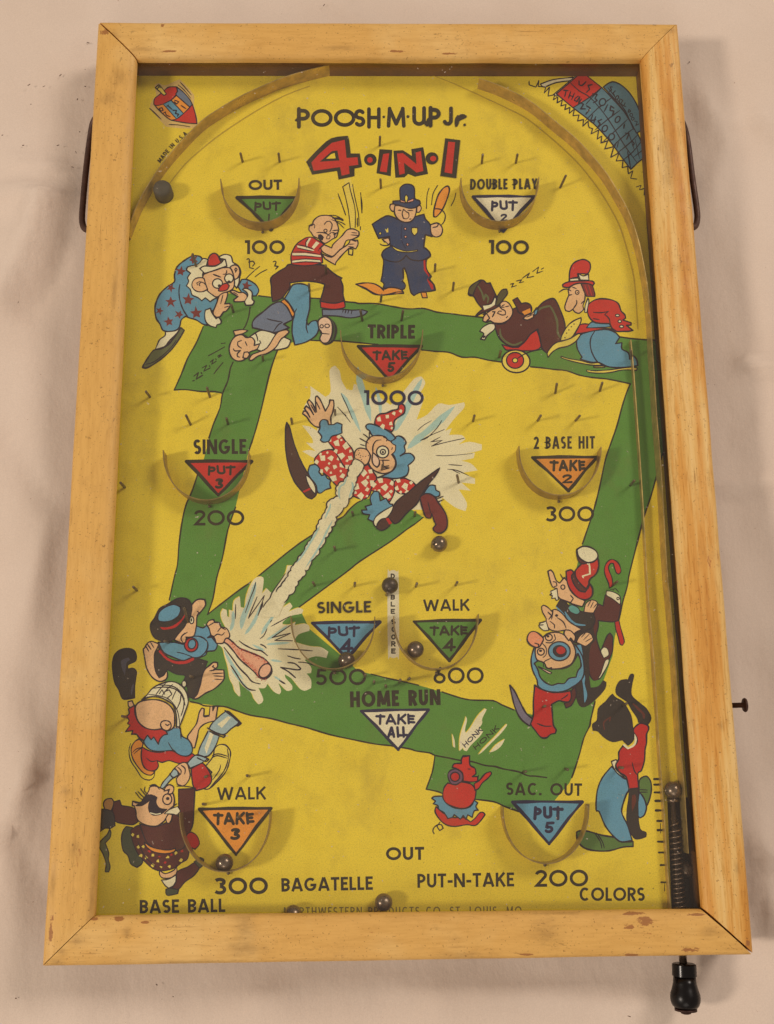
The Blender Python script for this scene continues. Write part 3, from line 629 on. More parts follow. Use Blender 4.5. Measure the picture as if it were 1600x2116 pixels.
f cream 9: 390,1200 370,1270 310,1340 230,1390 200,1440 170,1390 200,1320 280,1260
f hat 10: 330,1340 350,1400 330,1440 260,1475 205,1450 215,1400 260,1350
F red2 0: 305,1345 335,1335 375,1395 345,1410
"""
ART2 = """
part bat_burst_print|cream burst printed around the swinging bat
@ 420 1180 5.3333
f splash 0: 160,810 290,690 215,560 195,470 220,415 260,430 265,500 290,510 290,430 330,440 340,330 405,280 415,400 460,410 480,260 560,90 640,62 668,90 650,250 700,190 740,230 760,250 860,100 905,30 930,-60 1080,-60 1060,60 960,180 970,230 880,400 960,350 985,390 940,450 1050,405 1105,430 1080,470 970,495 880,560 880,590 960,590 1020,560 1010,600 1120,580 1170,610 1170,660 1050,700 1000,780 1180,830 1300,840 1380,890 1360,960 1240,940 1120,980 1190,1060 1190,1125 1140,1130 1190,1200 1190,1290 1120,1320 1060,1290 980,1190 900,1140 910,1180 980,1260 980,1310 920,1320 850,1250 830,1240 860,1320 840,1360 780,1330 710,1240 680,1290 610,1290 660,1400 650,1450 610,1470 560,1410 530,1340 440,1270 390,1200 410,1340 400,1385 350,1330 330,1260 295,1190 270,1050 240,950 215,850
s skyblue 26: 330,440 330,560 300,660
s skyblue 40: 580,120 530,300 440,520 420,640
s skyblue 24: 660,330 560,560 460,700
s skyblue 24: 790,470 700,600 640,700
s skyblue 20: 930,600 800,700 700,760
s skyblue 20: 960,790 800,800 700,810
s skyblue 18: 540,810 680,880
s skyblue 18: 740,980 870,1000
s skyblue 22: 230,870 330,1050 440,1200
s skyblue 20: 310,1080 400,1200 520,1330
s skyblue 16: 780,1160 860,1210
s ink 9: 580,125 560,200 520,300 465,460
s ink 8: 358,368 355,525
s ink 8: 595,285 525,450 500,520 640,320 675,270 605,490 650,380
s ink 18: 655,350 630,430
s ink 9: 905,30 850,110 760,240 735,300 690,350 660,400
s ink 9: 1080,0 1000,130 940,220 880,290 840,370 800,440
s ink 8: 760,540 735,568
s ink 8: 705,635 670,710 625,748
s ink 8: 750,610 860,550 965,495
s ink 8: 960,600 760,735 940,690 960,690 790,765 985,770
s ink 10: 825,858 1000,865 1205,880
s ink 9: 930,935 1010,960 1075,970
s ink 10: 630,808 670,825 697,850
s ink 11: 395,768 450,810 560,865 640,880 710,935
s ink 10: 1050,1005 1130,1010 1240,1045 1320,1062
s ink 11: 935,1010 1010,1020 1075,1075 1040,1090 855,1062 940,1110 1015,1175
s ink 11: 838,1205 905,1245
s ink 12: 230,842 320,960 400,1070 480,1150 540,1220 630,1245
s ink 12: 305,1042 370,1140 440,1250 510,1305 575,1315
f bat 12: 215,780 250,735 300,760 400,850 500,890 620,940 700,990 755,1080 740,1150 680,1190 620,1175 560,1110 480,1040 400,970 340,890 270,810
r red2 3.2 240: 300,800 360,890 430,980 500,1040 570,1110 630,1165
r red2 3.2 160: 420,850 520,890 620,930 700,990 740,1050
r red2 3.0 60: 600,1130 640,1180 700,1180
e bat2 11: 683,1100 60,85 35
part sitting_batter_print|printed boy with blue cap swinging the bat
@ 200 1200 5.3333
f blue 10: 1100,500 1170,520 1210,490 1250,550 1260,600 1220,630 1270,620 1310,680 1330,710 1300,770 1220,780 1200,820 1130,850 1050,620
f skin 10: 1210,480 1240,440 1290,430 1300,460 1350,465 1370,510 1430,525 1465,590 1460,630 1420,640 1390,690 1320,690 1290,620 1260,600 1240,530
s ink 9: 1230,500 1295,460
s ink 9: 1335,560 1370,515 1420,540
s ink 9: 1290,620 1330,590 1380,600 1410,570
f black 8: 670,690 690,760 640,800 640,950 670,1040 730,1060 770,1000 780,980 880,1030 960,1040 980,1060 960,1110 1000,1180 1010,1280 1070,1300 1130,1200 1190,980 1220,890 1100,860 1000,880 800,860
f skin 10: 660,760 690,700 640,680 600,670 560,690 530,740 515,760 530,850 550,960 600,1050 660,1100 720,1110 770,1080 780,1030 770,990 740,1040 690,1070 650,1000 635,900 640,800
s ink 10: 575,780 540,720
s ink 10: 600,760 560,700
s ink 10: 630,740 595,680
f skin 11: 1060,1300 1110,1250 1140,1150 1180,1000 1250,930 1290,900 1330,905 1330,950 1290,980 1400,985 1405,1040 1395,1100 1300,1190 1200,1240 1110,1300
s ink 9: 1280,1025 1405,1018
s ink 9: 1290,1050 1395,1055
s ink 9: 1300,1085 1390,1092
s ink 9: 1290,935 1275,950 1300,960
s ink 9: 1245,995 1310,985
f blue 10: 680,680 760,680 860,680 980,700 1050,620 1150,620 1220,680 1210,770 1130,845 1040,850 960,880 860,850 740,790
s ink 9: 885,790 940,800 1000,820 1060,845
s red2 22: 700,780 780,860 880,900 980,900 1060,865
s ink 6: 700,770 780,845 880,885 960,880
e red2 10: 1042,708 75,78 0
e blue 9: 1050,700 42,52 15
f skin 10: 1040,290 1080,230 1130,205 1190,210 1200,270 1150,340 1105,400 1100,480 1080,590 1050,620 990,625 980,680 940,690 870,660 850,640 900,560 1000,450 1040,370
s ink 9: 1110,340 1130,350 1105,385
s ink 10: 1000,570 950,600 930,640 950,680
s ink 9: 975,622 1010,622
f black 8: 850,650 760,670 650,640 600,560 595,480 640,410 690,310 780,260 880,200 960,190 1020,220 1050,290 1040,380 1030,420 1000,450 960,520 890,600
f blue 9: 675,420 690,350 760,290 850,265 920,290 925,340 880,410 790,450 700,450
f red2 0: 700,510 780,515 870,480 940,420 970,370 965,410 920,470 860,520 760,540 720,535
e cream 9: 1047,435 24,40 0
e ink 0: 1045,435 8,18 0
part catcher_print|printed bald catcher in red with a face cage and telescope holder
@ 200 1330 5.3333
f black 6: 200,440 180,350 170,230 190,130 250,70 330,50 410,70 440,130 430,190 380,220 345,240 345,280 400,270 440,310 430,400 420,500 420,600 340,615 280,605 240,510
f slate 0: 265,200 300,170 350,155 370,180 330,210 320,280 310,350 280,280
f slate 0: 380,490 400,440 410,470 385,570 375,540
s ink 9: 290,610 340,600 400,595
f skin 10: 345,640 390,630 415,690 380,720 350,690
f orange 10: 500,1150 510,1100 470,1050 420,1080 380,1150 390,1250 440,1340 520,1430 600,1450 640,1410 560,1390 500,1300
s ink 9: 375,1100 355,1180 375,1290 440,1390 500,1480 580,1505 630,1470 640,1400
s ink 8: 410,1215 470,1165 500,1155
s ink 8: 395,1200 440,1160 500,1145
f yellowink 10: 1280,1250 1300,1160 1350,1115 1420,1120 1470,1180 1470,1260 1430,1400 1350,1500 1240,1600 1180,1600 1200,1500 1270,1420 1200,1350
s ink 9: 1270,1260 1330,1235 1440,1265
s ink 9: 1275,1235 1340,1215 1450,1245
s ink 9: 1365,1340 1350,1400 1280,1500
s ink 9: 1440,1160 1450,1270 1400,1410 1300,1530 1240,1600
f red2 10: 500,1140 600,1190 720,1195 830,1170 940,1210 1040,1210 1080,1230 1050,1280 990,1310 900,1320 800,1290 720,1310 665,1290 680,1350 640,1400 560,1395 510,1340 490,1240
s ink 8: 545,1260 600,1300 660,1290
f red2 10: 1040,1380 1150,1320 1200,1350 1260,1450 1260,1530 1200,1590 1100,1620 1060,1560
f skin 10: 1000,1040 1030,980 1090,900 1110,850 1130,760 1160,710 1185,720 1180,800 1240,790 1250,690 1280,690 1280,740 1300,690 1335,690 1320,790 1310,850 1200,880 1130,940 1110,1030 1080,1150 1050,1150
s ink 8: 1185,810 1245,800
f steellight 10: 1240,940 1280,870 1420,750 1480,770 1560,850 1550,890 1480,940 1410,1000 1320,990
F cream 0: 1330,890 1450,800 1480,815 1380,930
s ink 18: 1415,740 1500,800 1590,880 1550,905
f steellight 10: 1110,1240 1140,1140 1190,1040 1230,960 1350,1020 1310,1130 1230,1240
F cream 0: 1190,1150 1250,980 1290,1000 1210,1220
s ink 12: 1220,930 1310,980 1420,1015 1400,1035 1280,990
f steellight 9: 1000,1320 1060,1250 1120,1225 1220,1270 1150,1320 1030,1375
s ink 11: 1090,1230 1160,1240 1235,1275 1200,1300 1110,1260
f steellight 9: 700,1590 730,1530 800,1450 850,1380 890,1400 900,1450 820,1500 740,1590
f skin 9: 860,1370 910,1330 960,1310 1000,1330 1020,1400 1030,1460 1000,1530 950,1570 890,1550 880,1490 920,1440
s ink 9: 890,1360 930,1400 925,1445
s ink 9: 930,1340 975,1380 970,1440
s ink 8: 805,1430 830,1470 870,1480
f blue 10: 520,1090 545,1010 700,960 850,930 920,930 940,1020 1010,1060 1050,1130 1050,1200 1000,1240 920,1230 830,1180 700,1190 590,1170
s ink 8: 790,1090 830,1160 870,1190
s ink 8: 925,960 930,1050
f red2 10: 420,680 350,720 360,770 330,800 360,850 340,880 370,900 320,970 400,960 385,1000 440,1000 470,1040 520,1070 560,1010 600,1060 630,1030 680,1110 700,1050 740,1010 780,1000 760,960 700,930 500,900 430,800
f skin 11: 430,760 430,690 480,640 580,620 690,625 790,670 850,750 860,850 850,920 790,960 720,940 640,950 540,930 460,860
f skin 10: 705,900 720,860 770,850 810,870 820,920 780,960 730,945
s ink 10: 760,890 780,905 800,890
f cream 11: 500,620 560,560 620,490 720,440 830,420 930,460 990,540 1010,640 980,740 940,850 910,920 880,920 880,800 850,690 780,630 680,590 580,590
s ink 9: 560,560 680,575 790,610 870,700 905,800 915,900
s ink 10: 620,495 740,480 860,500 940,570 975,680
s ink 9: 680,460 770,460 860,480 930,540 960,600
s ink 8: 650,570 700,500 760,440
s ink 8: 720,580 770,510 840,450
s ink 8: 830,620 860,550 890,490
s ink 8: 885,720 920,640 930,560
s ink 8: 930,800 960,700 965,600
s ink 8: 780,600 830,560 800,510 750,530
s ink 8: 690,555 720,510 750,560
e cream 9: 965,445 25,35 0
part kilted_man_print|printed laughing man in plaid kilt looking into a telescope
@ 180 1560 5.3333
f brown 9: 290,520 360,500 380,560 500,580 560,640 560,740 500,770 400,760 310,730 280,620
f tan 9: 180,540 210,490 270,480 295,520 280,590 260,620 200,610
f slate2 7: 140,600 210,600 290,640 310,780 260,810 200,810 130,860
f olive 8: 150,950 220,880 250,820 265,860 250,920 200,970 240,1080 235,1150 255,1230 240,1290 200,1290 210,1200 180,1100 130,1000
f gdark 9: 430,790 390,850 380,960 400,1060 450,1110 480,1200 550,1240 610,1190 600,1080 520,900 500,800
f brown 8: 480,830 560,780 640,800 700,900 960,1030 1060,960 1120,1020 1110,1140 1040,1190 960,1250 820,1280 720,1250 640,1180 560,1090 500,950
q yellowink: 500,880,18 560,900,16 565,1020,18 620,1010,18 595,1110,20 660,1130,24 730,1105,18 890,1130,20 980,1080,20 1035,1165,20 780,1170,16 720,1220,20 910,1230,18 820,1230,16
q red2: 690,1060,18 800,1130,18 930,1100,14 1050,1060,18 860,1190,14
s brown 14: 600,1020 660,1110 740,1180 860,1240
s brown 14: 640,1160 740,1130 900,1150 1060,1100
s ink 8: 560,960 640,1120 760,1240
f brown 9: 580,760 650,780 760,790 880,740 960,640 1010,680 1010,380 1190,370 1180,560 1170,750 1130,860 1090,960 1060,1030 960,1060 800,1060 700,1000 640,930
f red2 8: 1100,880 1150,850 1210,890 1240,980 1190,1040 1130,1010 1100,960
f orange 8: 630,960 700,1010 800,1040 900,1050 975,1030 960,1070 860,1090 740,1070 660,1020
f skin 9: 800,1270 860,1310 960,1270 985,1220 990,1310 940,1350 840,1360 800,1320
f cream 9: 820,1380 900,1370 980,1320 985,1400 960,1440 900,1470 860,1440
f brown 9: 990,1290 1100,1240 1160,1200 1210,1180 1250,1230 1180,1330 1080,1400 1010,1480 920,1480 980,1400
f gdark 8: 1180,1180 1250,1130 1285,1150 1280,1210 1240,1250
f gdark 8: 870,1480 930,1470 1010,1490 1000,1530 900,1550 870,1530
f skin 10: 540,620 520,560 500,560 505,510 540,520 600,520 680,400 690,360 740,340 820,370 860,390 930,400 960,470 960,540 940,600 880,680 850,730 780,780 700,785 600,750 550,700
f skin 9: 850,400 870,350 910,330 950,350 955,390 930,430 890,430 910,380
f ink 8: 680,570 700,500 740,450 770,470 760,530 800,590 880,600 820,650 740,665 690,630
s cream 8: 700,640 760,655 810,645
e skin 10: 885,490 50,58 0
e ink 0: 890,482 20,18 0
f ink 8: 540,560 600,520 640,460 700,440 730,450 690,500 640,540 600,560
s ink 8: 500,510 555,535
s ink 8: 535,410 580,470 620,500
s ink 8: 560,400 605,450 640,480
s ink 8: 590,370 625,420 660,460
s ink 8: 640,350 635,400 680,440
f cream 6: 880,620 940,590 1000,570 1030,620 990,660 940,650 850,650
s ink 9: 850,650 920,590 990,540
f skin 9: 880,750 870,700 900,650 940,660 930,720 905,755
s ink 9: 690,340 750,330 800,380
s ink 9: 990,345 1070,345 1200,365
part three_clowns_print|three printed clowns stacked beside the green path, one in a red hat
@ 1180 1180 7.0556
f brown 12: 330,620 400,480 470,510 500,360 530,340 700,440 730,500 690,720 640,740 540,740 450,730 400,720 400,820 370,960 420,1140 440,1160 520,960 570,905 610,960 610,1040 610,1160 560,1290 480,1480 400,1590 330,1600 270,1500 250,1300 200,1100 200,900 280,800
f black 0: 0,640 200,600 320,600 340,760 330,860 360,1000 300,1070 270,1200 265,1480 290,1700 400,1680 470,1590 520,1620 500,1720 380,1860 220,1980 120,1960 60,1780 50,1600 170,1580 190,1300 160,1080 60,1050 0,900
f gink 0: 285,1560 330,1600 400,1590 460,1560 470,1580 420,1650 300,1700
f cream 8: 435,1170 480,1110 530,1130 555,1200 540,1240 480,1270
f cream 8: 400,1560 440,1490 500,1310 555,1290 540,1370 430,1555
f cream 10: 520,290 600,300 700,350 725,420 715,490 600,400 520,355
e ink 0: 688,402 25,25 0
e cream 0: 688,402 10,10 0
s ink 9: 575,275 650,255 700,310
s ink 9: 610,285 630,270
f red 11: 490,-40 500,60 550,180 560,250 610,220 600,100 560,0 550,-60 580,-110 620,-110 660,20 700,45 730,10 720,-60 680,-130 600,-170 530,-130
f red2 11: 640,740 700,720 730,840 775,1000 775,1050 750,1085 715,1060 690,960 655,850
f blue 9: 50,1080 150,1070 170,1150 185,1350 170,1500 140,1560 60,1600 -20,1640 -30,1560 60,1500 100,1400 110,1250 60,1180
f blue 7: 160,1560 190,1470 215,1560 205,1640 240,1780 235,1860 205,1930 190,1900 180,1750
f skin 10: 80,1040 130,950 210,895 280,910 315,960 320,1010 230,1090 190,1090 130,1060
s ink 9: 150,970 215,900
s ink 9: 180,1010 270,920
s ink 9: 215,1030 310,975
f skin 10: 190,600 215,480 280,430 330,425 380,450 385,500 340,590 320,610
s ink 10: 245,520 290,435
s ink 10: 285,540 330,450
s ink 10: 330,540 380,475
@ 1020 1100 5.3333
f black 8: 690,820 740,740 790,740 810,790 900,850 1000,880 1100,890 1120,980 1060,1070 900,1110 960,1060 850,1020 760,900
f teal 7: 820,830 860,800 930,830 955,880 920,905 850,880
s blue 18: 790,880 830,950 900,1010 1010,1025
s blue 12: 690,820 780,910
f skin 10: 600,430 630,415 660,450 690,530 730,560 780,500 860,600 960,720 1010,760 980,820 900,800 800,760 730,730 700,680 700,620 650,600 620,520
s ink 9: 660,545 690,550 700,590 670,600
s ink 9: 735,460 770,520
s ink 9: 730,560 765,520
e skin 9: 765,605 22,24 0
s ink 9: 850,695 880,730 850,775 815,765
f cream 8: 700,620 630,650 640,680 620,690 650,700 640,730 680,725 690,750 715,745
f red2 12: 800,430 850,415 880,440 920,530 980,600 1040,620 1060,570 1090,620 1085,700 1020,745 930,720 850,640 810,540
f brown 11: 860,480 900,440 930,520 980,590 1030,630 1010,660 940,640 880,560
f red 12: 900,430 940,380 970,350 930,290 960,270 1050,330 1150,290 1160,370 1130,460 1060,520 1050,580 1020,625 960,570 910,500
f brown 10: 915,200 930,260 970,310 1040,340 980,350 940,320 920,260
f cream 12: 920,190 980,158 1060,165 1130,210 1150,270 1110,320 1040,335 970,300 930,250
s cream 10: 1035,350 1060,370 1065,460
s cream 12: 1055,350 1062,460 980,485 990,500
f skin 10: 530,820 555,805 600,830 640,870 680,850 750,890 830,980 920,1040 980,1070 900,1110 880,1180 800,1130 780,1080 700,1090 620,1070 580,1000 580,950 540,880
s ink 9: 600,880 640,920 610,960
s ink 10: 655,855 650,900 640,960
e ink 0: 695,918 17,15 0
s ink 9: 700,940 770,990 800,1060
s ink 9: 620,980 670,1020 670,1060
f cream 8: 580,980 520,1000 500,1030 520,1060 560,1085 610,1080
s ink 9: 500,1000 560,990
s ink 9: 495,1025 550,1020
@ 1020 1300 5.3333
f blue 11: 445,210 415,330 430,450 480,560 500,640 620,690 760,690 870,640 970,560 1000,460 980,300 900,170 700,200
f gink 11: 450,380 500,340 600,400 720,440 840,410 900,330 930,270 955,330 965,410 930,460 910,530 830,545 780,600 710,600 640,620 560,580 510,520 490,450
f skin 11: 545,95 610,45 720,40 810,90 880,170 905,270 870,370 790,420 690,440 590,430 560,370 480,340 460,260 470,200
f nose 11: 370,110 400,40 460,30 520,70 550,110 530,160 500,200 460,200 400,170
s ink 9: 455,155 500,170 490,205
e skin 10: 610,92 38,36 0
e ink 0: 600,80 16,14 0
e skin 10: 522,250 38,38 0
e ink 0: 518,240 18,14 0
s ink 9: 670,60 685,110 640,150 580,150
s ink 9: 540,160 580,210 580,280 545,315
s ink 9: 630,325 560,360 550,420
e blue 11: 725,245 120,105 0
e ink 0: 730,245 80,68 15
e red2 0: 742,235 50,42 0
f paleskin 8: 500,420 510,420 640,480 630,495 590,480
s ink 10: 620,430 640,425 640,450
f skin 10: 780,60 790,10 850,20 900,80 890,150 850,100 830,130
f red2 12: 455,620 540,670 660,700 800,690 850,680 860,750 830,800 770,800 720,790 640,830 650,950 660,1060 690,1110 680,1150 630,1160 580,1200 520,1190 470,1130 410,1040 440,950 440,800
s ink 9: 745,775 800,740 820,720
s ink 9: 480,1040 560,1070 640,1070
f brown 8: 860,680 900,640 910,740 860,840 800,870 780,820 850,790
f lilac 12: 180,620 230,680 280,780 330,880 370,940 430,990 400,1070 320,1010 270,940 230,840 200,720
part player_print|printed player in red shirt and blue trousers shading his eyes
@ 1160 1380 4.7059
f green2 11: 150,1600 180,1585 260,1590 400,1630 520,1650 600,1690 700,1690 700,1740 600,1745 470,1780 330,1780 220,1750 160,1680
s ink 8: 345,1605 400,1690 420,1755
s ink 8: 320,1600 380,1690 395,1755
f green2 10: 760,1100 800,1060 840,1060 875,1120 875,1220 840,1330 810,1350 760,1220
s ink 8: 760,1185 840,1190
s ink 8: 760,1210 840,1210
f blue 10: 760,1210 800,1260 830,1350 810,1430 770,1460 745,1440 740,1350
f blue 11: 490,960 600,1070 650,1090 660,1180 630,1240 590,1370 600,1440 650,1540 690,1680 590,1695 520,1650 430,1540 370,1400 340,1380 350,1200 400,1070
F paperlight 0: 605,1390 635,1400 640,1480 600,1430
f black 5: 660,1170 750,1180 750,1440 770,1570 825,1600 825,1645 760,1665 700,1650 640,1500 640,1380 655,1280
f deepbrown 0: 690,1240 720,1230 730,1300 690,1400 685,1320
f cream 9: 500,950 490,910 530,895 545,910 530,980 600,1050 620,1080 540,1020
f red2 11: 560,820 600,760 650,780 730,740 735,680 700,610 735,560 780,540 840,560 850,600 830,650 830,730 815,800 810,900 780,1000 745,1030 755,1170 660,1180 630,1060 570,1020 530,950 560,890
s ink 9: 690,920 710,1000 745,1050
s cream 14: 610,750 650,785 710,750 725,700 710,650
f black 5: 640,330 540,260 535,190 570,130 630,115 650,120 670,70 690,60 705,80 685,180 685,270 760,340 830,400 875,490 845,550 750,530 740,490 680,400
s deepbrown 18: 700,350 760,410 800,450 805,490
f black 5: 470,280 500,255 530,290 600,330 640,390 680,470 700,600 710,640 700,710 650,755 610,720 590,705 500,720 420,680 360,620 310,610 305,550 350,510 360,400 430,330
s deepbrown 9: 420,600 415,530 480,480 470,520
part pig_print|small red printed pig with a blue skirt blowing a horn
@ 860 1440 5.3333
f splash 0: 480,600 480,480 500,380 540,260 550,215 562,260 540,360 550,400 600,340 680,210 760,130 780,140 730,240 730,290 700,340 740,380 700,440 600,540 560,600 530,590 520,560
f splash 0: 685,640 750,560 860,450 960,340 1000,300 1000,320 940,400 840,500 740,600
f splash 0: 810,615 880,530 980,465 940,540 880,590
f splash 0: 400,405 425,480 432,560 410,540
f purple 10: 350,870 370,820 430,795 490,810 520,870 500,940 440,970 380,950
f red 11: 310,1000 350,950 440,970 500,940 600,960 650,1010 660,1050 640,1150 570,1220 480,1230 380,1200 310,1150 295,1080
f red 11: 400,780 420,740 500,735 500,690 520,650 590,650 590,720 600,760 650,790 660,850 620,880 680,880 680,930 600,940 520,930 510,840 440,790
e red2 10: 430,882 50,50 0
f red 10: 650,1030 640,960 700,920 760,850 820,825 830,850 790,900 730,950 690,1010
s ink 8: 680,900 690,860
s ink 8: 570,795 600,798
s ink 8: 515,665 580,655
f red 10: 220,1210 210,1270 260,1350 330,1410 430,1430 560,1410 650,1420 710,1370 760,1300 740,1275 700,1280 650,1340 600,1380 520,1330 400,1330 300,1280
f blue 10: 290,1095 200,1100 175,1120 215,1150 190,1180 240,1200 250,1240 310,1280 350,1340 400,1330 420,1300 490,1350 520,1310 550,1350 570,1300 620,1330 640,1260 685,1250 660,1210 680,1170 640,1140 600,1210 500,1235 400,1215 320,1160
s ink 9: 265,1380 230,1430 260,1475 300,1450 280,1410 240,1410 200,1440 185,1480 200,1510
part spinning_top_print|small printed spinning top with letters in the left corner
@ 300 150 6.1538
f haze 0: 120,160 170,130 260,160 420,90 470,110 620,280 620,400 670,600 660,680 560,710 300,690 240,660 100,500 60,440 100,330 140,290
f red 9: 110,400 120,330 180,280 260,210 310,180 400,180 410,250 330,350 230,400 150,420
f steel 9: 400,180 480,240 560,330 600,400 570,440 400,290 410,240
f orange 9: 330,350 400,290 570,440 490,520
f blue 9: 230,400 330,350 490,520 400,590
f orange 9: 110,400 150,420 230,400 400,590 330,605 200,500
f red 9: 490,520 580,430 600,400 640,530 660,650 520,640 330,605 400,590
f yellowink 9: 130,190 170,155 200,175 270,270 240,290
s ink 9: 160,200 175,175 195,190
s ink 10: 375,350 430,370 400,400 370,370
s ink 10: 455,415 520,460
s ink 9: 180,455 215,445 230,480 200,490 180,455
s ink 9: 225,520 260,500 270,540 320,560
s ink 10: 275,430 300,410
s ink 10: 290,420 345,470
s ink 10: 355,480 400,480 385,520 430,530 410,555
s ink 8: 445,120 500,180 590,285
s ink 8: 420,155 500,225 580,325
s ink 8: 55,450 130,520 205,595
s ink 8: 305,660 420,665 570,688
part scoreboard_print|printed red and scoreblue curved score board standing in grass
@ 1050 0 3.2
f cream 6: 215,555 300,525 430,510 440,530 320,545 240,575
f cream 5: 300,625 480,475 500,485 320,635
F red 6: 320,620 490,475 620,578 545,640 430,712
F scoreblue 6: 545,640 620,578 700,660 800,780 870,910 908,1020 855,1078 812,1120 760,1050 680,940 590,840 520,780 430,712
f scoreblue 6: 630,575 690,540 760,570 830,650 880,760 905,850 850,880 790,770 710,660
s ink 5: 410,545 470,600 540,642 620,730 690,830 770,960 855,1078
s ink 5: 660,580 700,630 780,740 830,860
s ink 5: 515,690 560,640 620,580
s ink 5: 600,715 640,680
s ink 5: 510,800 600,710 680,650
s ink 5: 575,860 665,785 740,730
s ink 5: 635,930 715,860 790,790
s ink 5: 690,970 760,905 830,850
s ink 5: 725,1010 800,950 860,890
s ink 5: 760,1060 830,1000 885,930
s ink 5: 812,1120 800,1050 790,1000
s ink 4: 830,1040 900,985
s ink 4: 795,870 835,990
s ink 4: 840,920 870,1050
s ink 5: 140,535 140,560 185,575 205,530 200,570 250,575 240,615 275,575 265,635 310,625 300,660 330,640 325,680 360,660 350,700 385,690 375,725 410,710 405,750 440,720 430,765 470,760 460,800 500,790 495,835 530,800 535,840 560,850 550,885 600,860 590,920 620,900 615,945 660,930 640,985 700,970 680,1040 735,1010 715,1065 760,1060 755,1110 790,1100 795,1150 825,1130 810,1180 850,1185
s ink 5: 850,1235 880,1225 870,1255 905,1245 900,1290
s ink 7: 470,535 470,560 490,565 515,540
s ink 7: 555,560 530,565 540,590 520,610
s ink 6: 365,595 400,600
s ink 6: 385,598 375,640
s ink 6: 415,605 400,650
s ink 6: 440,615 420,660
s ink 6: 405,630 435,640
s ink 6: 465,635 445,650 440,665 460,670
s ink 6: 450,675 475,640 465,690 485,655
s ink 6: 560,620 590,625 575,650 590,665 565,680
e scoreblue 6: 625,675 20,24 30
s ink 6: 660,690 635,740
s ink 6: 700,715 680,700 675,730 700,735 690,765
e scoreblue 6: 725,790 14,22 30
s ink 6: 770,820 765,850
s ink 6: 775,880 800,885 785,920
s ink 6: 820,930 835,950 825,965
s ink 6: 480,680 500,690 480,720 510,720
s ink 6: 520,700 545,715 515,755
s ink 6: 560,760 545,800 580,790
s ink 6: 580,770 565,820
s ink 6: 620,790 595,800 610,820 595,840
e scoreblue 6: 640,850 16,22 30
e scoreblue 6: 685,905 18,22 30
s ink 5: 715,940 705,975
s ink 5: 730,940 720,980
s ink 5: 690,575 675,575 685,595 670,605
s ink 5: 710,600 695,615 705,630
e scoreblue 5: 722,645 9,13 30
s ink 5: 740,650 735,690
s ink 5: 745,655 760,665 745,685 765,700
s ink 5: 775,680 765,700 780,705
s ink 5: 800,720 795,745
s ink 5: 803,725 812,735 802,742
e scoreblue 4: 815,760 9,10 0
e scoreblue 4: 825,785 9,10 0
s ink 4: 835,800 855,805 845,830 865,820
part lane_marks_print|row of short dark dashes beside the launch lane
@ 1160 1380 4.7059
s print 17: 905,1083 970,1083
s print 15: 905,1137 970,1137
s print 15: 908,1213 965,1213
s print 15: 918,1295 970,1295
s print 15: 922,1388 975,1388
s print 15: 935,1490 985,1490
s print 15: 940,1580 990,1580
s print 15: 942,1692 1000,1692
s print 15: 950,1797 1010,1797
@ 1250 1600 4.1
s print 14: 475,770 515,770
s print 12: 480,916 535,916
s print 4: 508,920 508,990
s print 4: 472,415 474,500
"""
# ------------------------------------------------------------------ flat print: polygons lying on the board
POLYS = []      # (part index, colour, [(px,py)...])  in drawing order
PARTS = []      # (name, label)
def ribbon(pts, w, cap='round', taper=0.0, closed=False, wob=0.0):
    P = [Vector((p[0], p[1])) for p in pts]; Q = [P[0]]
    for p in P[1:]:
        if (p - Q[-1]).length > 0.05: Q.append(p)
    if closed and (Q[0] - Q[-1]).length < 0.05: Q.pop()
    n = len(Q)
    if n < 2: return []
    L, R = [], []
    for i in range(n):
        a = Q[i - 1] if (i > 0 or closed) else None
        c = Q[(i + 1) % n] if (i < n - 1 or closed) else None
        d1 = (Q[i] - a).normalized() if a is not None else (c - Q[i]).normalized()
        d2 = (c - Q[i]).normalized() if c is not None else d1
        t = d1 + d2
        t = t.normalized() if t.length > 1e-3 else d1
        nrm = Vector((-t.y, t.x)); cs = max(0.42, t.dot(d1))
        f = 1.0
        if taper and not closed:
            u = min(i, n - 1 - i) / max(1, (n - 1) / 2); f = 1 - taper * (1 - min(1, u * 1.8)) ** 1.5
        if wob: f *= 1 + wob * noise.noise(Vector((Q[i].x * 0.09, Q[i].y * 0.09, 3.3)))
        h = w * 0.5 * f / cs
        L.append(Q[i] + nrm * h); R.append(Q[i] - nrm * h)
    faces = []
    for i in range(n if closed else n - 1):
        j = (i + 1) % n; faces.append([L[i], L[j], R[j], R[i]])
    if cap == 'round' and not closed:
        for (c, a, b) in ((Q[0], L[0], R[0]), (Q[-1], R[-1], L[-1])):
            v = a - c; pts2 = [a]
            for k in range(1, 5):
                an = math.pi * k / 5
                pts2.append(c + Vector((v.x * math.cos(an) - v.y * math.sin(an), v.x * math.sin(an) + v.y * math.cos(an))))
            pts2.append(b); faces.append(pts2)
    return faces
def add_faces(pi, col, faces):
    if faces: POLYS.append((pi, col, faces))
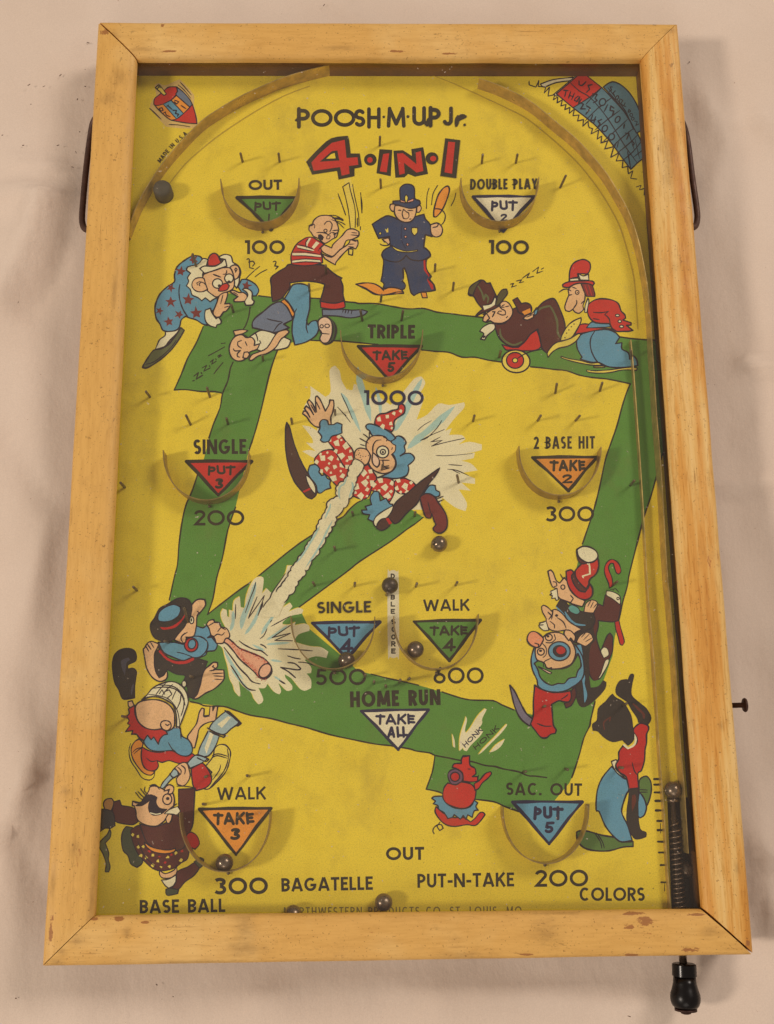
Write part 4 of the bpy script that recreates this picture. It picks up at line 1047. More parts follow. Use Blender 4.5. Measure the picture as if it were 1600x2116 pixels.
def stroke(pi, col, pts, w, closed=False, taper=0.45):
    n = len(pts)
    def turn(a, b, c):
        ux, uy = b[0] - a[0], b[1] - a[1]; vx, vy = c[0] - b[0], c[1] - b[1]
        return abs(math.degrees(math.atan2(ux * vy - uy * vx, ux * vx + uy * vy)))
    if closed:
        cuts = [i for i in range(n) if turn(pts[i - 1], pts[i], pts[(i + 1) % n]) > 62]
        if not cuts:
            add_faces(pi, col, ribbon(catmull(pts, True, 3), w, closed=True, wob=0.5)); return
        for a, b in zip(cuts, cuts[1:] + [cuts[0] + n]):
            seg = [pts[k % n] for k in range(a, b + 1)]
            add_faces(pi, col, ribbon(catmull(seg, False, 3), w, wob=0.5))
        return
    cuts = [0] + [i for i in range(1, n - 1) if turn(pts[i - 1], pts[i], pts[i + 1]) > 62] + [n - 1]
    for a, b in zip(cuts, cuts[1:]):
        seg = pts[a:b + 1]
        cm = catmull(seg, False, 3)
        if len(cm) < 4:
            cm = [tuple(cm[0][j] * (1 - t) + cm[-1][j] * t for j in (0, 1)) for t in (0, .25, .5, .75, 1)]
        add_faces(pi, col, ribbon(cm, w, taper=taper if len(cuts) == 2 else 0.15, wob=0.4))
def fill(pi, col, pts, smooth=True):
    P = catmull(pts, True, 3) if smooth else list(pts)
    Q = []
    for p in P:
        if not Q or abs(p[0] - Q[-1][0]) + abs(p[1] - Q[-1][1]) > 0.02: Q.append(p)
    tri = tessellate_polygon([[Vector((p[0], p[1], 0)) for p in Q]])
    add_faces(pi, col, [[Vector(Q[i]) for i in t] for t in tri])
def ellipse(cx, cy, rx, ry, rot=0, n=26):
    a = math.radians(rot); out = []
    for k in range(n):
        t = 2 * math.pi * k / n; x, y = rx * math.cos(t), ry * math.sin(t)
        out.append((cx + x * math.cos(a) - y * math.sin(a), cy + x * math.sin(a) + y * math.cos(a)))
    return out
def part(name, label):
    PARTS.append((name, label)); return len(PARTS) - 1
def draw(text):
    ox = oy = 0.0; s = 1.0; pi = None
    def T(tok): 
        out = []
        for t in tok.split():
            x, y = t.split(','); out.append((ox + float(x) / s, oy + float(y) / s))
        return out
    for line in text.strip().splitlines():
        line = line.strip()
        if not line: continue
        if line.startswith('part '):
            n, l = line[5:].split('|'); pi = part(n, l); continue
        if line.startswith('use '): pi = PI_T; continue
        if line[0] == '@':
            ox, oy, s = (float(v) for v in line[1:].split()); continue
        head, tok = line.split(':', 1); h = head.split(); cmd, col = h[0], h[1]
        w = float(h[2]) / s * 1.42 if len(h) > 2 else 0
        oc = 'ink' if s > 1.01 else 'print'
        if cmd in ('f', 'F'):
            P = T(tok)
            if col == 'splash': fill(pi, 'yellow', [(q[0] - 1.5, q[1] - .9) for q in P], cmd == 'f')
            fill(pi, col, P, cmd == 'f')
            if w: stroke(pi, oc, P, w, True)
        elif cmd == 's': stroke(pi, col, T(tok), w, taper=0.0 if col in ('red2', 'print', 'cream') else 0.45) if col != 'skyblue' else stroke(pi, col, T(tok), w, taper=0.9)
        elif cmd == 'e':
            v = tok.replace(',', ' ').split(); cx, cy, rx, ry, rot = (float(q) for q in v)
            E = ellipse(ox + cx / s, oy + cy / s, rx / s, ry / s, rot); fill(pi, col, E, False)
            if w: add_faces(pi, oc, ribbon(E, w, closed=True))
        elif cmd == 'p':      # puffy closed outline: every side bulges outwards
            P = T(tok); cl = P + [P[0]]; Q = []; cyx = sum(q[0] for q in P) / len(P)
            ar = sum(cl[k][0] * cl[k + 1][1] - cl[k + 1][0] * cl[k][1] for k in range(len(P))); sg = 1 if ar > 0 else -1
            for a, b in zip(cl, cl[1:]):
                dx, dy = b[0] - a[0], b[1] - a[1]; bul = .17 + .09 * math.sin(a[0] * 1.3 + a[1]) if math.hypot(dx, dy) < 30 else 0.0
                for k in range(5):
                    t = k / 5; q = math.sin(math.pi * t) ** .8 * bul * sg if t else 0
                    Q.append((a[0] + dx * t + dy * q, a[1] + dy * t - dx * q))
            fill(pi, col, Q, False)
            for k in range(0, len(Q), 5):
                seg = [Q[(k + m) % len(Q)] for m in range(6)]
                if math.hypot(seg[0][0] - seg[-1][0], seg[0][1] - seg[-1][1]) < 30: add_faces(pi, oc, ribbon(seg, w, wob=.5))
        elif cmd == 'r':      # spray of tiny halftone dots along a line
            P = T(tok); r0 = float(h[2]) / s; rg = random.Random(len(POLYS))
            for k in range(int(h[3])):
                q = rg.random() * (len(P) - 1); i = int(q); q -= i; sp = abs(rg.gauss(0, 22)) / s
                x = P[i][0] + (P[i + 1][0] - P[i][0]) * q; y = P[i][1] + (P[i + 1][1] - P[i][1]) * q
                dx, dy = P[i + 1][0] - P[i][0], P[i + 1][1] - P[i][1]; L = math.hypot(dx, dy)
                sg = 1 if int(h[3]) != 240 else -1
                fill(pi, col, ellipse(x - sg * dy / L * sp, y + sg * dx / L * sp, r0, r0, 0, 6), False)
        elif cmd == 'd':
            for c in T(tok): fill(pi, col, ellipse(c[0], c[1], w * .6, w * .6, 0, 8), False)
        elif cmd == '_': pass
        elif cmd == '*':
            cx, cy, r, rot = (float(q) for q in tok.split(','))
            P = []
            for k in range(10):
                a = math.radians(rot - 90 + 36 * k) ; rr = (r if k % 2 == 0 else r * .42) / s * (1 + .12 * math.sin(k * 2.7 + cx))
                P.append((ox + cx / s + rr * math.cos(a), oy + cy / s + rr * math.sin(a)))
            fill(pi, col, P, False)
        elif cmd == 'q':
            for t in tok.split():
                cx, cy, r = (float(q) for q in t.split(','))
                a0 = math.radians(15 + 30 * math.sin(cx)); P = []
                for k in range(4):
                    a = a0 + math.pi / 2 * k + 0.25 * math.sin(cx + k); rr = r * 1.15 / s * (1 + .22 * math.sin(cy + 2 * k))
                    P.append((ox + cx / s + rr * math.cos(a), oy + cy / s + rr * math.sin(a)))
                fill(pi, col, P, False)
# ---- lettering from strokes
def arc(cx, cy, rx, ry, a0, a1, n=12):
    return [(cx + rx * math.cos(math.radians(a0 + (a1 - a0) * k / n)), cy + ry * math.sin(math.radians(a0 + (a1 - a0) * k / n))) for k in range(n + 1)]
def glyph(ch, w, t):
    i = t / 2; c = w / 2; top = 1 - i
    if ch == 'A': return [[(i * .9, 0), (c - i * .15, 1)], [(w - i * .9, 0), (c + i * .15, 1)], [(w * .2, .28), (w * .8, .28)]]
    if ch == 'B': return [[(i, 0), (i, 1)], [(i, top)] + arc(w - .24 - i, (top + .53) / 2, .24, (top - .53) / 2, 90, -90) + [(i, .53)], [(i, .53)] + arc(w - .27 - i, (.53 + i) / 2, .27, (.53 - i) / 2, 90, -90) + [(i, i)]]
    if ch == 'C': return [arc(c + i * .4, .5, c - i, .5 - i, 48, 312, 20)]
    if ch == 'D': return [[(i, 0), (i, 1)], [(i, top)] + arc(c * .7, .5, w - i - c * .7, .5 - i, 90, -90, 16) + [(i, i)]]
    if ch == 'E': return [[(i, 0), (i, 1)], [(i, top), (w, top)], [(i, .52), (w * .88, .52)], [(i, i), (w, i)]]
    if ch == 'G': return [arc(c, .5, c - i, .5 - i, 48, 340, 20), [(c, .45), (w - i * .2, .45)]]
    if ch == 'H': return [[(i, 0), (i, 1)], [(w - i, 0), (w - i, 1)], [(i, .52), (w - i, .52)]]
    if ch in 'I1l' and ch != '1': return [[(c, 0), (c, 1)]]
    if ch == 'J': return [[(w - i, 1), (w - i, .3)] + arc(c, .3, c - i, .3 - i, 0, -160, 10)]
    if ch == 'K': return [[(i, 0), (i, 1)], [(i, .38), (w - i * .8, 1)], [(w * .42, .56), (w - i * .6, 0)]]
    if ch == 'L': return [[(i, 0), (i, 1)], [(i, i), (w, i)]]
    if ch == 'M': return [[(i * .8, 0), (i * 1.4, 1)], [(w - i * .8, 0), (w - i * 1.4, 1)], [(i * 1.3, .97), (c, .12)], [(w - i * 1.3, .97), (c, .12)]]
    if ch == 'N': return [[(i, 0), (i, 1)], [(w - i, 0), (w - i, 1)], [(i * 1.2, .97), (w - i * 1.2, .03)]]
    if ch in 'O0': return [arc(c, .5, c - i, .5 - i, 0, 360, 30)]
    if ch == 'P': return [[(i, 0), (i, 1)], [(i, top)] + arc(w - .27 - i, (top + .45) / 2, .27, (top - .45) / 2, 90, -90) + [(i, .45)]]
    if ch == 'R': return [[(i, 0), (i, 1)], [(i, top)] + arc(w - .26 - i, (top + .48) / 2, .26, (top - .48) / 2, 90, -90) + [(i, .48)], [(w * .45, .48), (w - i * .7, 0)]]
    if ch == 'S': return [arc(c, top - (.5 - i) / 2 + 0, c - i, (.5 - i) / 2, 35, 270, 14) + arc(c, i + (.5 - i) / 2, c - i, (.5 - i) / 2, 90, -145, 14)[1:]]
    if ch == 'T': return [[(c, 0), (c, 1)], [(0, top), (w, top)]]
    if ch == 'U': return [[(i, 1), (i, .38)] + arc(c, .38, c - i, .38 - i, 180, 360, 12) + [(w - i, 1)]]
    if ch == 'W': return [[(i * .8, 1), (w * .27, 0)], [(w * .27, 0), (c, .95)], [(c, .95), (w * .73, 0)], [(w * .73, 0), (w - i * .8, 1)]]
    if ch == 'Y': return [[(i * .8, 1), (c, .45)], [(w - i * .8, 1), (c, .45)], [(c, .5), (c, 0)]]
    if ch == '1': return [[(w - i, 0), (w - i, 1)], [(w - i, top), (w * .1, top)]]
    if ch == '2': return [arc(c, .70, c - i, .30 - i, 170, -30, 12) + [(i * 1.3, i), (w, i)]]
    if ch == '3': return [arc(c * .9, .745, c - i, .255 - i, 150, -88, 12), arc(c * .9, .29, c * 1.08 - i, .29 - i, 88, -150, 12)]
    if ch == '4': return [[(w * .72, 0), (w * .72, 1)], [(w * .72, .95), (i * 1.2, .27), (w, .27)]]
    if ch == '5': return [[(w * .9, top), (w * .28, top), (w * .2, .55)] + arc(c * .92, .33, c - i, .33 - i, 120, -150, 14)]
    if ch == '6': return [arc(c, .33, c - i, .33 - i, 0, 360, 20), [(i * 1.1, .40), (w * .62, 1)]]
    if ch == '.': return [[(c - i * 1.1, i * 1.1), (c + i * 1.1, i * 1.1)]]
    if ch == ',': return [[(c, i), (c - i, -i)]]
    if ch == '-': return [[(0, .42), (w, .42)]]
    if ch == "'": return [[(c, 1), (c, .8)]]
    return []
GW = dict(A=.80, B=.58, C=.78, D=.70, E=.50, G=.85, H=.68, I=.20, J=.42, K=.66, L=.46, M=.90, N=.74, O=.95, P=.56, R=.60, S=.56, T=.58, U=.64, W=1.10, Y=.7)
GW.update({'0': .92, '1': .34, '2': .6, '3': .6, '4': .7, '5': .62, '6': .66, '.': .2, ',': .2, '-': .34, ' ': .42, "'": .2})
def text(pi, col, s, p0, p1, h, t=0.17, cap='butt', sp=None, digits_round=False, jit=0.0):
    """write s along p0->p1 (photo px) with cap height h px"""
    L = math.hypot(p1[0] - p0[0], p1[1] - p0[1]); ux, uy = (p1[0] - p0[0]) / L, (p1[1] - p0[1]) / L
    vx, vy = uy, -ux
    sp = 0.12 if sp is None else sp
    tot = sum(GW[c] for c in s)
    k = (L / h - sp * (len(s) - 1)) / tot
    x = 0.0
    for ch in s:
        w = GW[ch] * k
        if ch == 'I': w = max(w, t)
        jy = jit * math.sin(x * 7.3 + len(s)) ; ja = jit * 1.2 * math.sin(x * 3.1 + 1)
        for g in glyph(ch, w, t):
            pts = []
            for (a, b) in g:
                a2 = x + a + ja * (b - .5); b2 = b + jy * (a - w / 2)
                pts.append((p0[0] + (a2 * ux + b2 * vx) * h, p0[1] + (a2 * uy + b2 * vy) * h))
            cl = len(pts) > 20 and ch in 'O06' and math.hypot(pts[0][0] - pts[-1][0], pts[0][1] - pts[-1][1]) < 0.5
            add_faces(pi, col, ribbon(pts[:-1] if cl else pts, t * h, cap=cap, closed=cl))
        x += w + sp
def build_print(parent):
    import numpy as np
    bbs = np.zeros((len(POLYS), 4)); lev = np.zeros(len(POLYS), int)
    for i, (pi, col, faces) in enumerate(POLYS):
        xs = [v[0] for f in faces for v in f]; ys = [v[1] for f in faces for v in f]
        bbs[i] = (min(xs), min(ys), max(xs), max(ys))
        if i:
            b = bbs[:i]; ov = (b[:, 0] < bbs[i, 2]) & (b[:, 2] > bbs[i, 0]) & (b[:, 1] < bbs[i, 3]) & (b[:, 3] > bbs[i, 1])
            lev[i] = lev[:i][ov].max() + 1 if ov.any() else 1
        else: lev[i] = 1
    print('print layers', lev.max(), 'pieces', len(POLYS))
    step = 7e-6
    for k, (name, label) in enumerate(PARTS):
        me = bpy.data.meshes.new(name); vs, fs, mi, mats = [], [], [], []
        for i, (pi, col, faces) in enumerate(POLYS):
            if pi != k: continue
            if col not in mats: mats.append(col)
            z = ZP + step * lev[i]
            for f in faces:
                b = len(vs)
                for v in f: vs.append(unp(v[0], v[1], ZP).to_tuple()[:2] + (z,))
                # face up
                a2 = sum(vs[b + q][0] * vs[b + (q + 1) % len(f)][1] - vs[b + (q + 1) % len(f)][0] * vs[b + q][1] for q in range(len(f)))
                idx = list(range(b, b + len(f)))
                if a2 < 0: idx.reverse()
                fs.append(idx); mi.append(mats.index(col))
        me.from_pydata(vs, [], fs); 
        for p, q in zip(me.polygons, mi): p.material_index = q
        for c in mats: me.materials.append(ink(c))
        me.update()
        tag(link(name, me, parent), label)
# ------------------------------------------------------------------ the cloth the game lies on
def build_cloth():
    NX, NY = 260, 320; X0, X1, Y0, Y1 = -0.75, 0.75, -0.85, 0.95
    def g(px, py): return unp(px, py, 0.0)
    creases = [([(0, 400), (66, 397), (90, 422)], .0016, .006), ([(88, 422), (165, 395), (260, 370)], .0016, .005), ([(20, 325), (90, 345), (165, 368)], .0010, .004),
      ([(88, 422), (50, 520), (0, 620)], .0030, .014), ([(60, 640), (110, 560), (150, 480)], -.0020, .012), ([(0, 1740), (40, 1640), (90, 1540)], .0030, .010), ([(20, 1700), (55, 1780), (120, 1860)], -.0020, .012),
      ([(1600, 1900), (1545, 1790), (1530, 1720)], .0040, .012), ([(1545, 1720), (1580, 1770), (1640, 1800)], .0030, .008), ([(1470, 400), (1500, 300), (1440, 200)], .0014, .010), ([(1560, 240), (1600, 270), (1700, 300)], .0020, .006),
      ([(700, 0), (740, 40), (760, 60)], .0012, .010), ([(1490, 1010), (1560, 1000), (1640, 980)], .0018, .006), ([(1540, 748), (1600, 760), (1700, 770)], .0022, .006),
      ([(540, 2060), (640, 2030), (900, 2045)], .0012, .009), ([(1000, 2050), (1300, 2075), (1420, 2060)], .0014, .010), ([(120, 1060), (70, 1180), (40, 1300)], .0018, .014), ([(20, 900), (60, 990), (110, 1040)], -.0014, .010)]
    cr = [([g(*p) for p in P], a, w) for P, a, w in creases]
    vs = []
    for j in range(NY + 1):
        for i in range(NX + 1):
            x = X0 + (X1 - X0) * i / NX; y = Y0 + (Y1 - Y0) * j / NY
            z = 0.0065 * noise.noise(Vector((x * 8, y * 6, 1.1))) + 0.0036 * noise.noise(Vector((x * 20 + y * 9, y * 13, 4.4))) + 0.0010 * noise.noise(Vector((x * 55, y * 40 + x * 20, 7.7)))
            z += 0.0040 * (0.5 - abs(noise.noise(Vector((x * 9 - y * 4, y * 6 + x * 3, 9.0))))) ** 3 * 4
            for k_, (ax_, ay_) in enumerate(((5.1, 3.2), (2.7, 6.0))):
                rd = abs(noise.noise(Vector((x * ax_ + y * 2.3, y * ay_ - x * 1.9, 13.0 + k_ * 5)))); z += .0011 * max(0.0, 1 - rd / .05) ** 1.5
            for P, a, w in cr:
                d = 1e9
                for p, q in zip(P, P[1:]):
                    ex, ey = q.x - p.x, q.y - p.y; t = max(0, min(1, ((x - p.x) * ex + (y - p.y) * ey) / (ex * ex + ey * ey)))
                    d = min(d, math.hypot(x - p.x - ex * t, y - p.y - ey * t))
                if d < 4 * w: z += 2.6 * a * (math.exp(-(d / w) ** 1.3) + .5 * math.exp(-d / (w * .3)))
            ed = max(abs(x) - .19, abs(y) - .28)
            z *= 0.3 + 0.7 * max(0.0, min(1.0, ed / .012))
            vs.append((x, y, z - 0.0015))
    fs = [(j * (NX + 1) + i, j * (NX + 1) + i + 1, (j + 1) * (NX + 1) + i + 1, (j + 1) * (NX + 1) + i) for j in range(NY) for i in range(NX)]
    me = bpy.data.meshes.new('ground_cloth'); me.from_pydata(vs, [], fs)
    for p in me.polygons: p.use_smooth = True
    m, nt, ns, b = mat('cream_cloth')
    c = ramp(nt, nz(nt, 9, 4, 0.55), [(0.3, lin((218, 199, 182))), (0.6, lin((225, 207, 191)))])
    wv = ramp(nt, nz(nt, 1400, 2, 0.5), [(0.3, 0.95), (0.7, 1.04)])
    c = mix(nt, 1.0, c, wv, 'MULTIPLY')
    st = ramp(nt, nz(nt, 500, 2, 0.5, off=7), [(0.77, 0.0), (0.79, 0.7)])
    c = mix(nt, st, c, lin((150, 110, 84)))
    nt.links.new(c, b.inputs['Base Color']); b.inputs['Roughness'].default_value = 0.8
    b.inputs['Specular IOR Level'].default_value = 0.15
    b.inputs['Sheen Weight'].default_value = 0.15
    bump(nt, b, nz(nt, 45, 5, 0.6, off=2.0, stretch=(1, .6, 1)), 0.45, 0.003)
    me.materials.append(m)
    tag(link('ground', me), 'cream cotton cloth with soft creases under the game', kind='structure')
build_cloth()
def crumbs():
    bm = bmesh.new(); rnd = random.Random(5)
    spots = [(220, 22), (182, 88), (48, 300), (157, 314), (165, 272), (176, 143), (125, 155), (91, 178), (33, 333), (40, 338), (150, 345), (98, 448), (60, 175), (70, 1560), (38, 624), (1315, 55), (1375, 60), (670, 10), (1425, 128), (1560, 92), (1520, 1950), (324, 2035), (358, 2060), (33, 2063), (1300, 2100), (160, 205), (120, 300), (64, 215), (5, 279), (176, 178)]
    for (x, y) in spots:
        p = unp(x, y, 0.0014); a = rnd.random() * 3; l = rnd.uniform(.0003, .0011); w = rnd.uniform(.00018, .00035)
        ca, sa = math.cos(a), math.sin(a); vv = []
        for dx, dy, dz in ((-l, -w, 0), (l, -w * .6, 0), (l * .8, w, 0), (-l * .9, w, 0), (0, 0, w)):
            vv.append(bm.verts.new((p.x + dx * ca - dy * sa, p.y + dx * sa + dy * ca, p.z + dz)))
        for f in ((0, 1, 4), (1, 2, 4), (2, 3, 4), (3, 0, 4), (3, 2, 1, 0)): bm.faces.new([vv[q] for q in f])
    tag(obj('dust_crumbs', bm, simple('crumb', (92, 62, 46), 0.8), None), 'tiny brown crumbs scattered over the cream cloth', 'crumbs', kind='stuff')
crumbs()

# ------------------------------------------------------------------ the game
game = tag(empty('bagatelle_game'), 'old yellow pin bagatelle game in a scuffed pale wooden frame under glass', 'pinball game')
OUT = [unp(203, 47, HT - .002), unp(1400, 50, HT - .002), unp(1557, 1973, HT - .002), unp(88, 1997, HT - .002)]
INN = [unp(282, 122, HT - .003), unp(1325, 124, HT - .003), unp(1452, 1880, HT - .003), unp(195, 1893, HT - .003)]
def frame_rail(ia, ib, m, label, gapa, gapb, seed):
    A, B, a, b = OUT[ia], OUT[ib], INN[ia], INN[ib]
    prof = [(0.02, HT - .0095), (0.0, HT - .0085), (0.0, HT - .0032), (.012, HT - .0018), (.045, HT - .0006), (.10, HT), (.35, HT + .0003), (.62, HT), (.78, HT - .0004), (.90, HT - .0012), (.965, HT - .0022), (1.0, HT - .0038), (1.0, HT - .0066), (.98, HT - .0066)]
    N = 60; bm = bmesh.new(); rings = []
    for k in range(N + 1):
        t = k / N; ring = []
        for (s, z) in prof:
            P = A.lerp(a, s); Q = B.lerp(b, s); d = (Q - P).normalized()
            P = P + d * gapa * (1 if s < 2 else 0); Q = Q - d * gapb
            R = P.lerp(Q, t)
            n1 = noise.noise(Vector((R.x * 26 + seed, R.y * 26, s * 2))) * .00022 + noise.noise(Vector((R.x * 110, R.y * 110 + seed, s * 3))) * .00008
            ring.append(bm.verts.new((R.x + n1, R.y + n1 * .8, z + n1)))
        rings.append(ring)
    n = len(prof)
    for k in range(N):
        for q in range(n):
            bm.faces.new((rings[k][q], rings[k][(q + 1) % n], rings[k + 1][(q + 1) % n], rings[k + 1][q]))
    bm.faces.new(rings[0]); bm.faces.new(rings[-1])
    o = obj('frame_rail', bm, m, game, True); tag(o, label)
    o.data.set_sharp_from_angle(angle=math.radians(50))
    return o
frame_rail(0, 1, M_WX, 'top rail of the frame, painted pale yellow', .0007, .0002, 1)
frame_rail(1, 2, M_WG, 'right rail of the frame, bare grained orange wood', .0002, .0008, 2)
frame_rail(2, 3, M_WX, 'bottom rail of the frame with chipped brown patches', .0007, .0003, 3)
frame_rail(3, 0, M_WY, 'left rail of the frame with grey handling dirt', .0002, .0006, 4)
# case walls under the rails
WI = [Vector((INN[0].x - .0052, INN[0].y + .0006)), Vector((INN[1].x + .0012, INN[1].y + .0006)), Vector((INN[2].x + .0014, INN[2].y - .006)), Vector((INN[3].x - .0052, INN[3].y - .006))]
WO = [Vector((OUT[0].x + .0015, OUT[0].y - .0015)), Vector((OUT[1].x - .0015, OUT[1].y - .0015)), Vector((OUT[2].x - .0015, OUT[2].y + .0015)), Vector((OUT[3].x + .0015, OUT[3].y + .0015))]
for a, b in ((0, 1), (1, 2), (2, 3), (3, 0)):
    bm = bmesh.new(); dd = (WO[b] - WO[a]).normalized() * .00012
    prism(bm, [WO[a] + dd, WO[b] - dd, WI[b] - dd, WI[a] + dd], -.004, HT - .0098 if False else HT - .0069)
    obj('case_wall', bm, M_CASE, game)
# printed board with the notch for the ball lift
nx0 = unp(1379, 1648, ZP); nx1 = unp(1388, 1880, ZP)
bm = bmesh.new()
prism(bm, [(WI[0].x + .0001, WI[0].y - .0001), (WI[1].x - .0001, WI[1].y - .0001), (WI[1].x + (WI[2].x - WI[1].x) * .88 - .0001, nx0.y), (nx0.x, nx0.y), (nx1.x, WI[2].y + .0001), (WI[3].x + .0001, WI[3].y + .0001)], ZP - .004, ZP)
board = tag(obj('playfield', bm, ink('yellow'), game), 'flat yellow printed playing board')
bm = bmesh.new(); prism(bm, [(nx0.x - .01, nx0.y + .02), (WI[2].x - .0002, nx0.y + .02), (WI[2].x - .0002, WI[2].y + .0002), (nx0.x - .01, WI[2].y + .0002)], .002, .006)
obj('ball_trough', bm, M_TROUGH, game)
# glass pane
def glass_mat():
    m, nt, ns, b = mat('dusty_glass'); nt.nodes.remove(b); out = [n for n in ns if n.type == 'OUTPUT_MATERIAL'][0]
    tr = ns.new('ShaderNodeBsdfTransparent'); tr.inputs[0].default_value = (.985, .99, .98, 1)
    gl = ns.new('ShaderNodeBsdfGlossy'); gl.inputs['Roughness'].default_value = 0.04
    gg = ns.new('ShaderNodeNewGeometry'); dt = nt.nodes.new('ShaderNodeVectorMath'); dt.operation = 'DOT_PRODUCT'
    nt.links.new(gg.outputs['Normal'], dt.inputs[0]); nt.links.new(gg.outputs['Incoming'], dt.inputs[1])
    def mt(op, a, b_):
        q = ns.new('ShaderNodeMath'); q.operation = op
        for i_, v in enumerate((a, b_)):
            if isinstance(v, (int, float)): q.inputs[i_].default_value = v
            elif v is not None: nt.links.new(v, q.inputs[i_])
        return q.outputs[0]
    cs = mt('ABSOLUTE', dt.outputs['Value'], None)
    fr_ = mt('ADD', mt('MULTIPLY', mt('POWER', mt('SUBTRACT', 1.0, cs), 5.0), 0.96), 0.035)
    m1 = ns.new('ShaderNodeMixShader'); nt.links.new(fr_, m1.inputs[0]); nt.links.new(tr.outputs[0], m1.inputs[1]); nt.links.new(gl.outputs[0], m1.inputs[2])
    df = ns.new('ShaderNodeBsdfDiffuse'); df.inputs[0].default_value = (.62, .52, .42, 1)
    m2 = ns.new('ShaderNodeMixShader')
    dust = ramp(nt, nz(nt, 14, 6, 0.65, off=21), [(0.3, 0.003), (0.7, 0.02)])
    spk = ramp(nt, nz(nt, 420, 2, 0.5, off=4.5), [(0.745, 0.0), (0.77, 0.6)])
    scr = ramp(nt, nz(nt, 40, 6, 0.75, off=31, stretch=(1, 8, 1)), [(0.70, 0.0), (0.74, 0.05)])
    mx = mix(nt, 1.0, mix(nt, 1.0, dust, spk, 'ADD'), scr, 'ADD')
    nt.links.new(mx, m2.inputs[0]); nt.links.new(m1.outputs[0], m2.inputs[1]); nt.links.new(df.outputs[0], m2.inputs[2])
    nt.links.new(m2.outputs[0], out.inputs[0]); return m
bm = bmesh.new(); prism(bm, [WI[0] + Vector((.0003, -.0003)), WI[1] + Vector((-.0003, -.0003)), WI[2] + Vector((-.0003, .0003)), WI[3] + Vector((.0003, .0003))], HT - .0086, HT - .0070)
tag(obj('glass_pane', bm, glass_mat(), game), 'clear dusty glass over the playing board')

# ---- pins
PINS = [(501.5, 334), (578, 334), (785, 300.6), (787.5, 388), (996, 337), (1066.5, 336), (1158, 387.5, 1170, 362), (405.6, 550, 398, 524), (482.5, 645), (310, 820), (434, 820, 428, 801), (674, 565), (640, 601.5), (749, 662.5, 745, 641), (544, 745), (787, 623), (830, 662, 833, 642),
 (899, 560), (936, 600), (1032, 738), (1148, 812, 1151, 793), (1240, 807.5, 1245, 791), (604, 875.6), (693, 857), (730, 1065), (790, 970), (978, 870), (948, 997, 945, 982), (857, 1066), (394, 877.5, 384.5, 858), (471.5, 876), (258, 1007), (283, 1220), (1111.6, 869), (1190, 869), (1303, 1003),
 (389, 1286, 377, 1245), (262, 1482), (650.5, 1210), (733, 1211), (799, 1230), (859.6, 1212), (942, 1209), (754, 1399), (773, 1412), (798, 1420), (826, 1410), (844, 1404), (1082, 1595), (1122.5, 1461), (1168, 1589), (1288, 1457), (1280, 1586), (515, 1604), (497, 1687), (425, 1662), (1267, 1209), (693, 1137), (893, 1130), (1307, 745, 1303, 722), (428, 1604), (348, 1328), (400, 1400)]
first = None
for k, p in enumerate(PINS):
    base = unp(p[0], p[1], ZP + .0002)
    if first is None:
        bm = bmesh.new(); lathe(bm, (0, 0, 0), (0, 0, 1), [(0, .00075), (.0098, .00075), (.0102, .0006), (.0104, .0003)], 12)
        o = obj('pin', bm, M_PIN, game, True); first = o
    else:
        o = first.copy(); C.objects.link(o)
    o.location = base
    if len(p) > 2:
        tip = unp(p[2], p[3], ZP + .0098); d = (tip - base); d.z = max(d.z, .006)
    else:
        d = Vector((random.uniform(-.05, .05), random.uniform(-.05, .05), 1))
    o.rotation_mode = 'QUATERNION'; o.rotation_quaternion = Vector((0, 0, 1)).rotation_difference(d)
# ---- metal strips
def strip(name, top, label, h=HP, th=.00055, n=5):
    pts = catmull([tuple(unp(x, y, ZP + h))[:2] for x, y in top], False, n, 170)
    P = [Vector(p) for p in pts]; bm = bmesh.new(); rings = []
    for i, p in enumerate(P):
        d = (P[min(i + 1, len(P) - 1)] - P[max(i - 1, 0)]).normalized(); nn = Vector((-d.y, d.x)) * th / 2
        wz = .00018 * noise.noise(Vector((p.x * 60, p.y * 60, 2)))
        rings.append([bm.verts.new((p.x + nn.x, p.y + nn.y, ZP + .0001)), bm.verts.new((p.x + nn.x, p.y + nn.y, ZP + h + wz)), bm.verts.new((p.x - nn.x, p.y - nn.y, ZP + h + wz)), bm.verts.new((p.x - nn.x, p.y - nn.y, ZP + .0001))])
    for i in range(len(rings) - 1):
        for q in range(4): bm.faces.new((rings[i][q], rings[i][(q + 1) % 4], rings[i + 1][(q + 1) % 4], rings[i + 1][q]))
    bm.faces.new(rings[0]); bm.faces.new(rings[-1])
    o = obj(name, bm, M_STRIP if name == 'ball_cup' else M_GUIDE, game, True); o.data.set_sharp_from_angle(angle=math.radians(40))
    if label: tag(o, label)
    return o
def cup(L, R, yb, label):
    pts = []; cx = (L[0] + R[0]) / 2; rx = (R[0] - L[0]) / 2
    for k in range(17):
        a = math.pi * k / 16; f = math.sin(a) ** .92
        x = cx - rx * math.cos(a); yt = L[1] + (R[1] - L[1]) * k / 16
        pts.append((x, yt + (yb - yt) * f))
    o = strip('ball_cup', pts, label, n=3)
    # the small nail that holds the cup at its lowest point
    q = unp(cx + 3, yb + 1, ZP + HP); bm = bmesh.new()
    lathe(bm, (q.x, q.y - .0012, ZP), (0, 0, 1), [(0, .0006), (.0010, .0006), (.0012, .0009), (.0016, .0005)], 10)
    obj('cup_nail', bm, M_PIN, o, True)
cup((456, 369), (618, 367), 459, 'metal cup under OUT at the upper left')
cup((953, 367), (1114, 366), 457, 'metal cup under DOUBLE PLAY')
cup((704, 682), (874, 681), 780, 'metal cup under TRIPLE')
cup((337, 930), (514, 932), 1033, 'metal cup under SINGLE at the left')
cup((1073, 921), (1243, 923), 1023, 'metal cup under 2 BASE HIT')
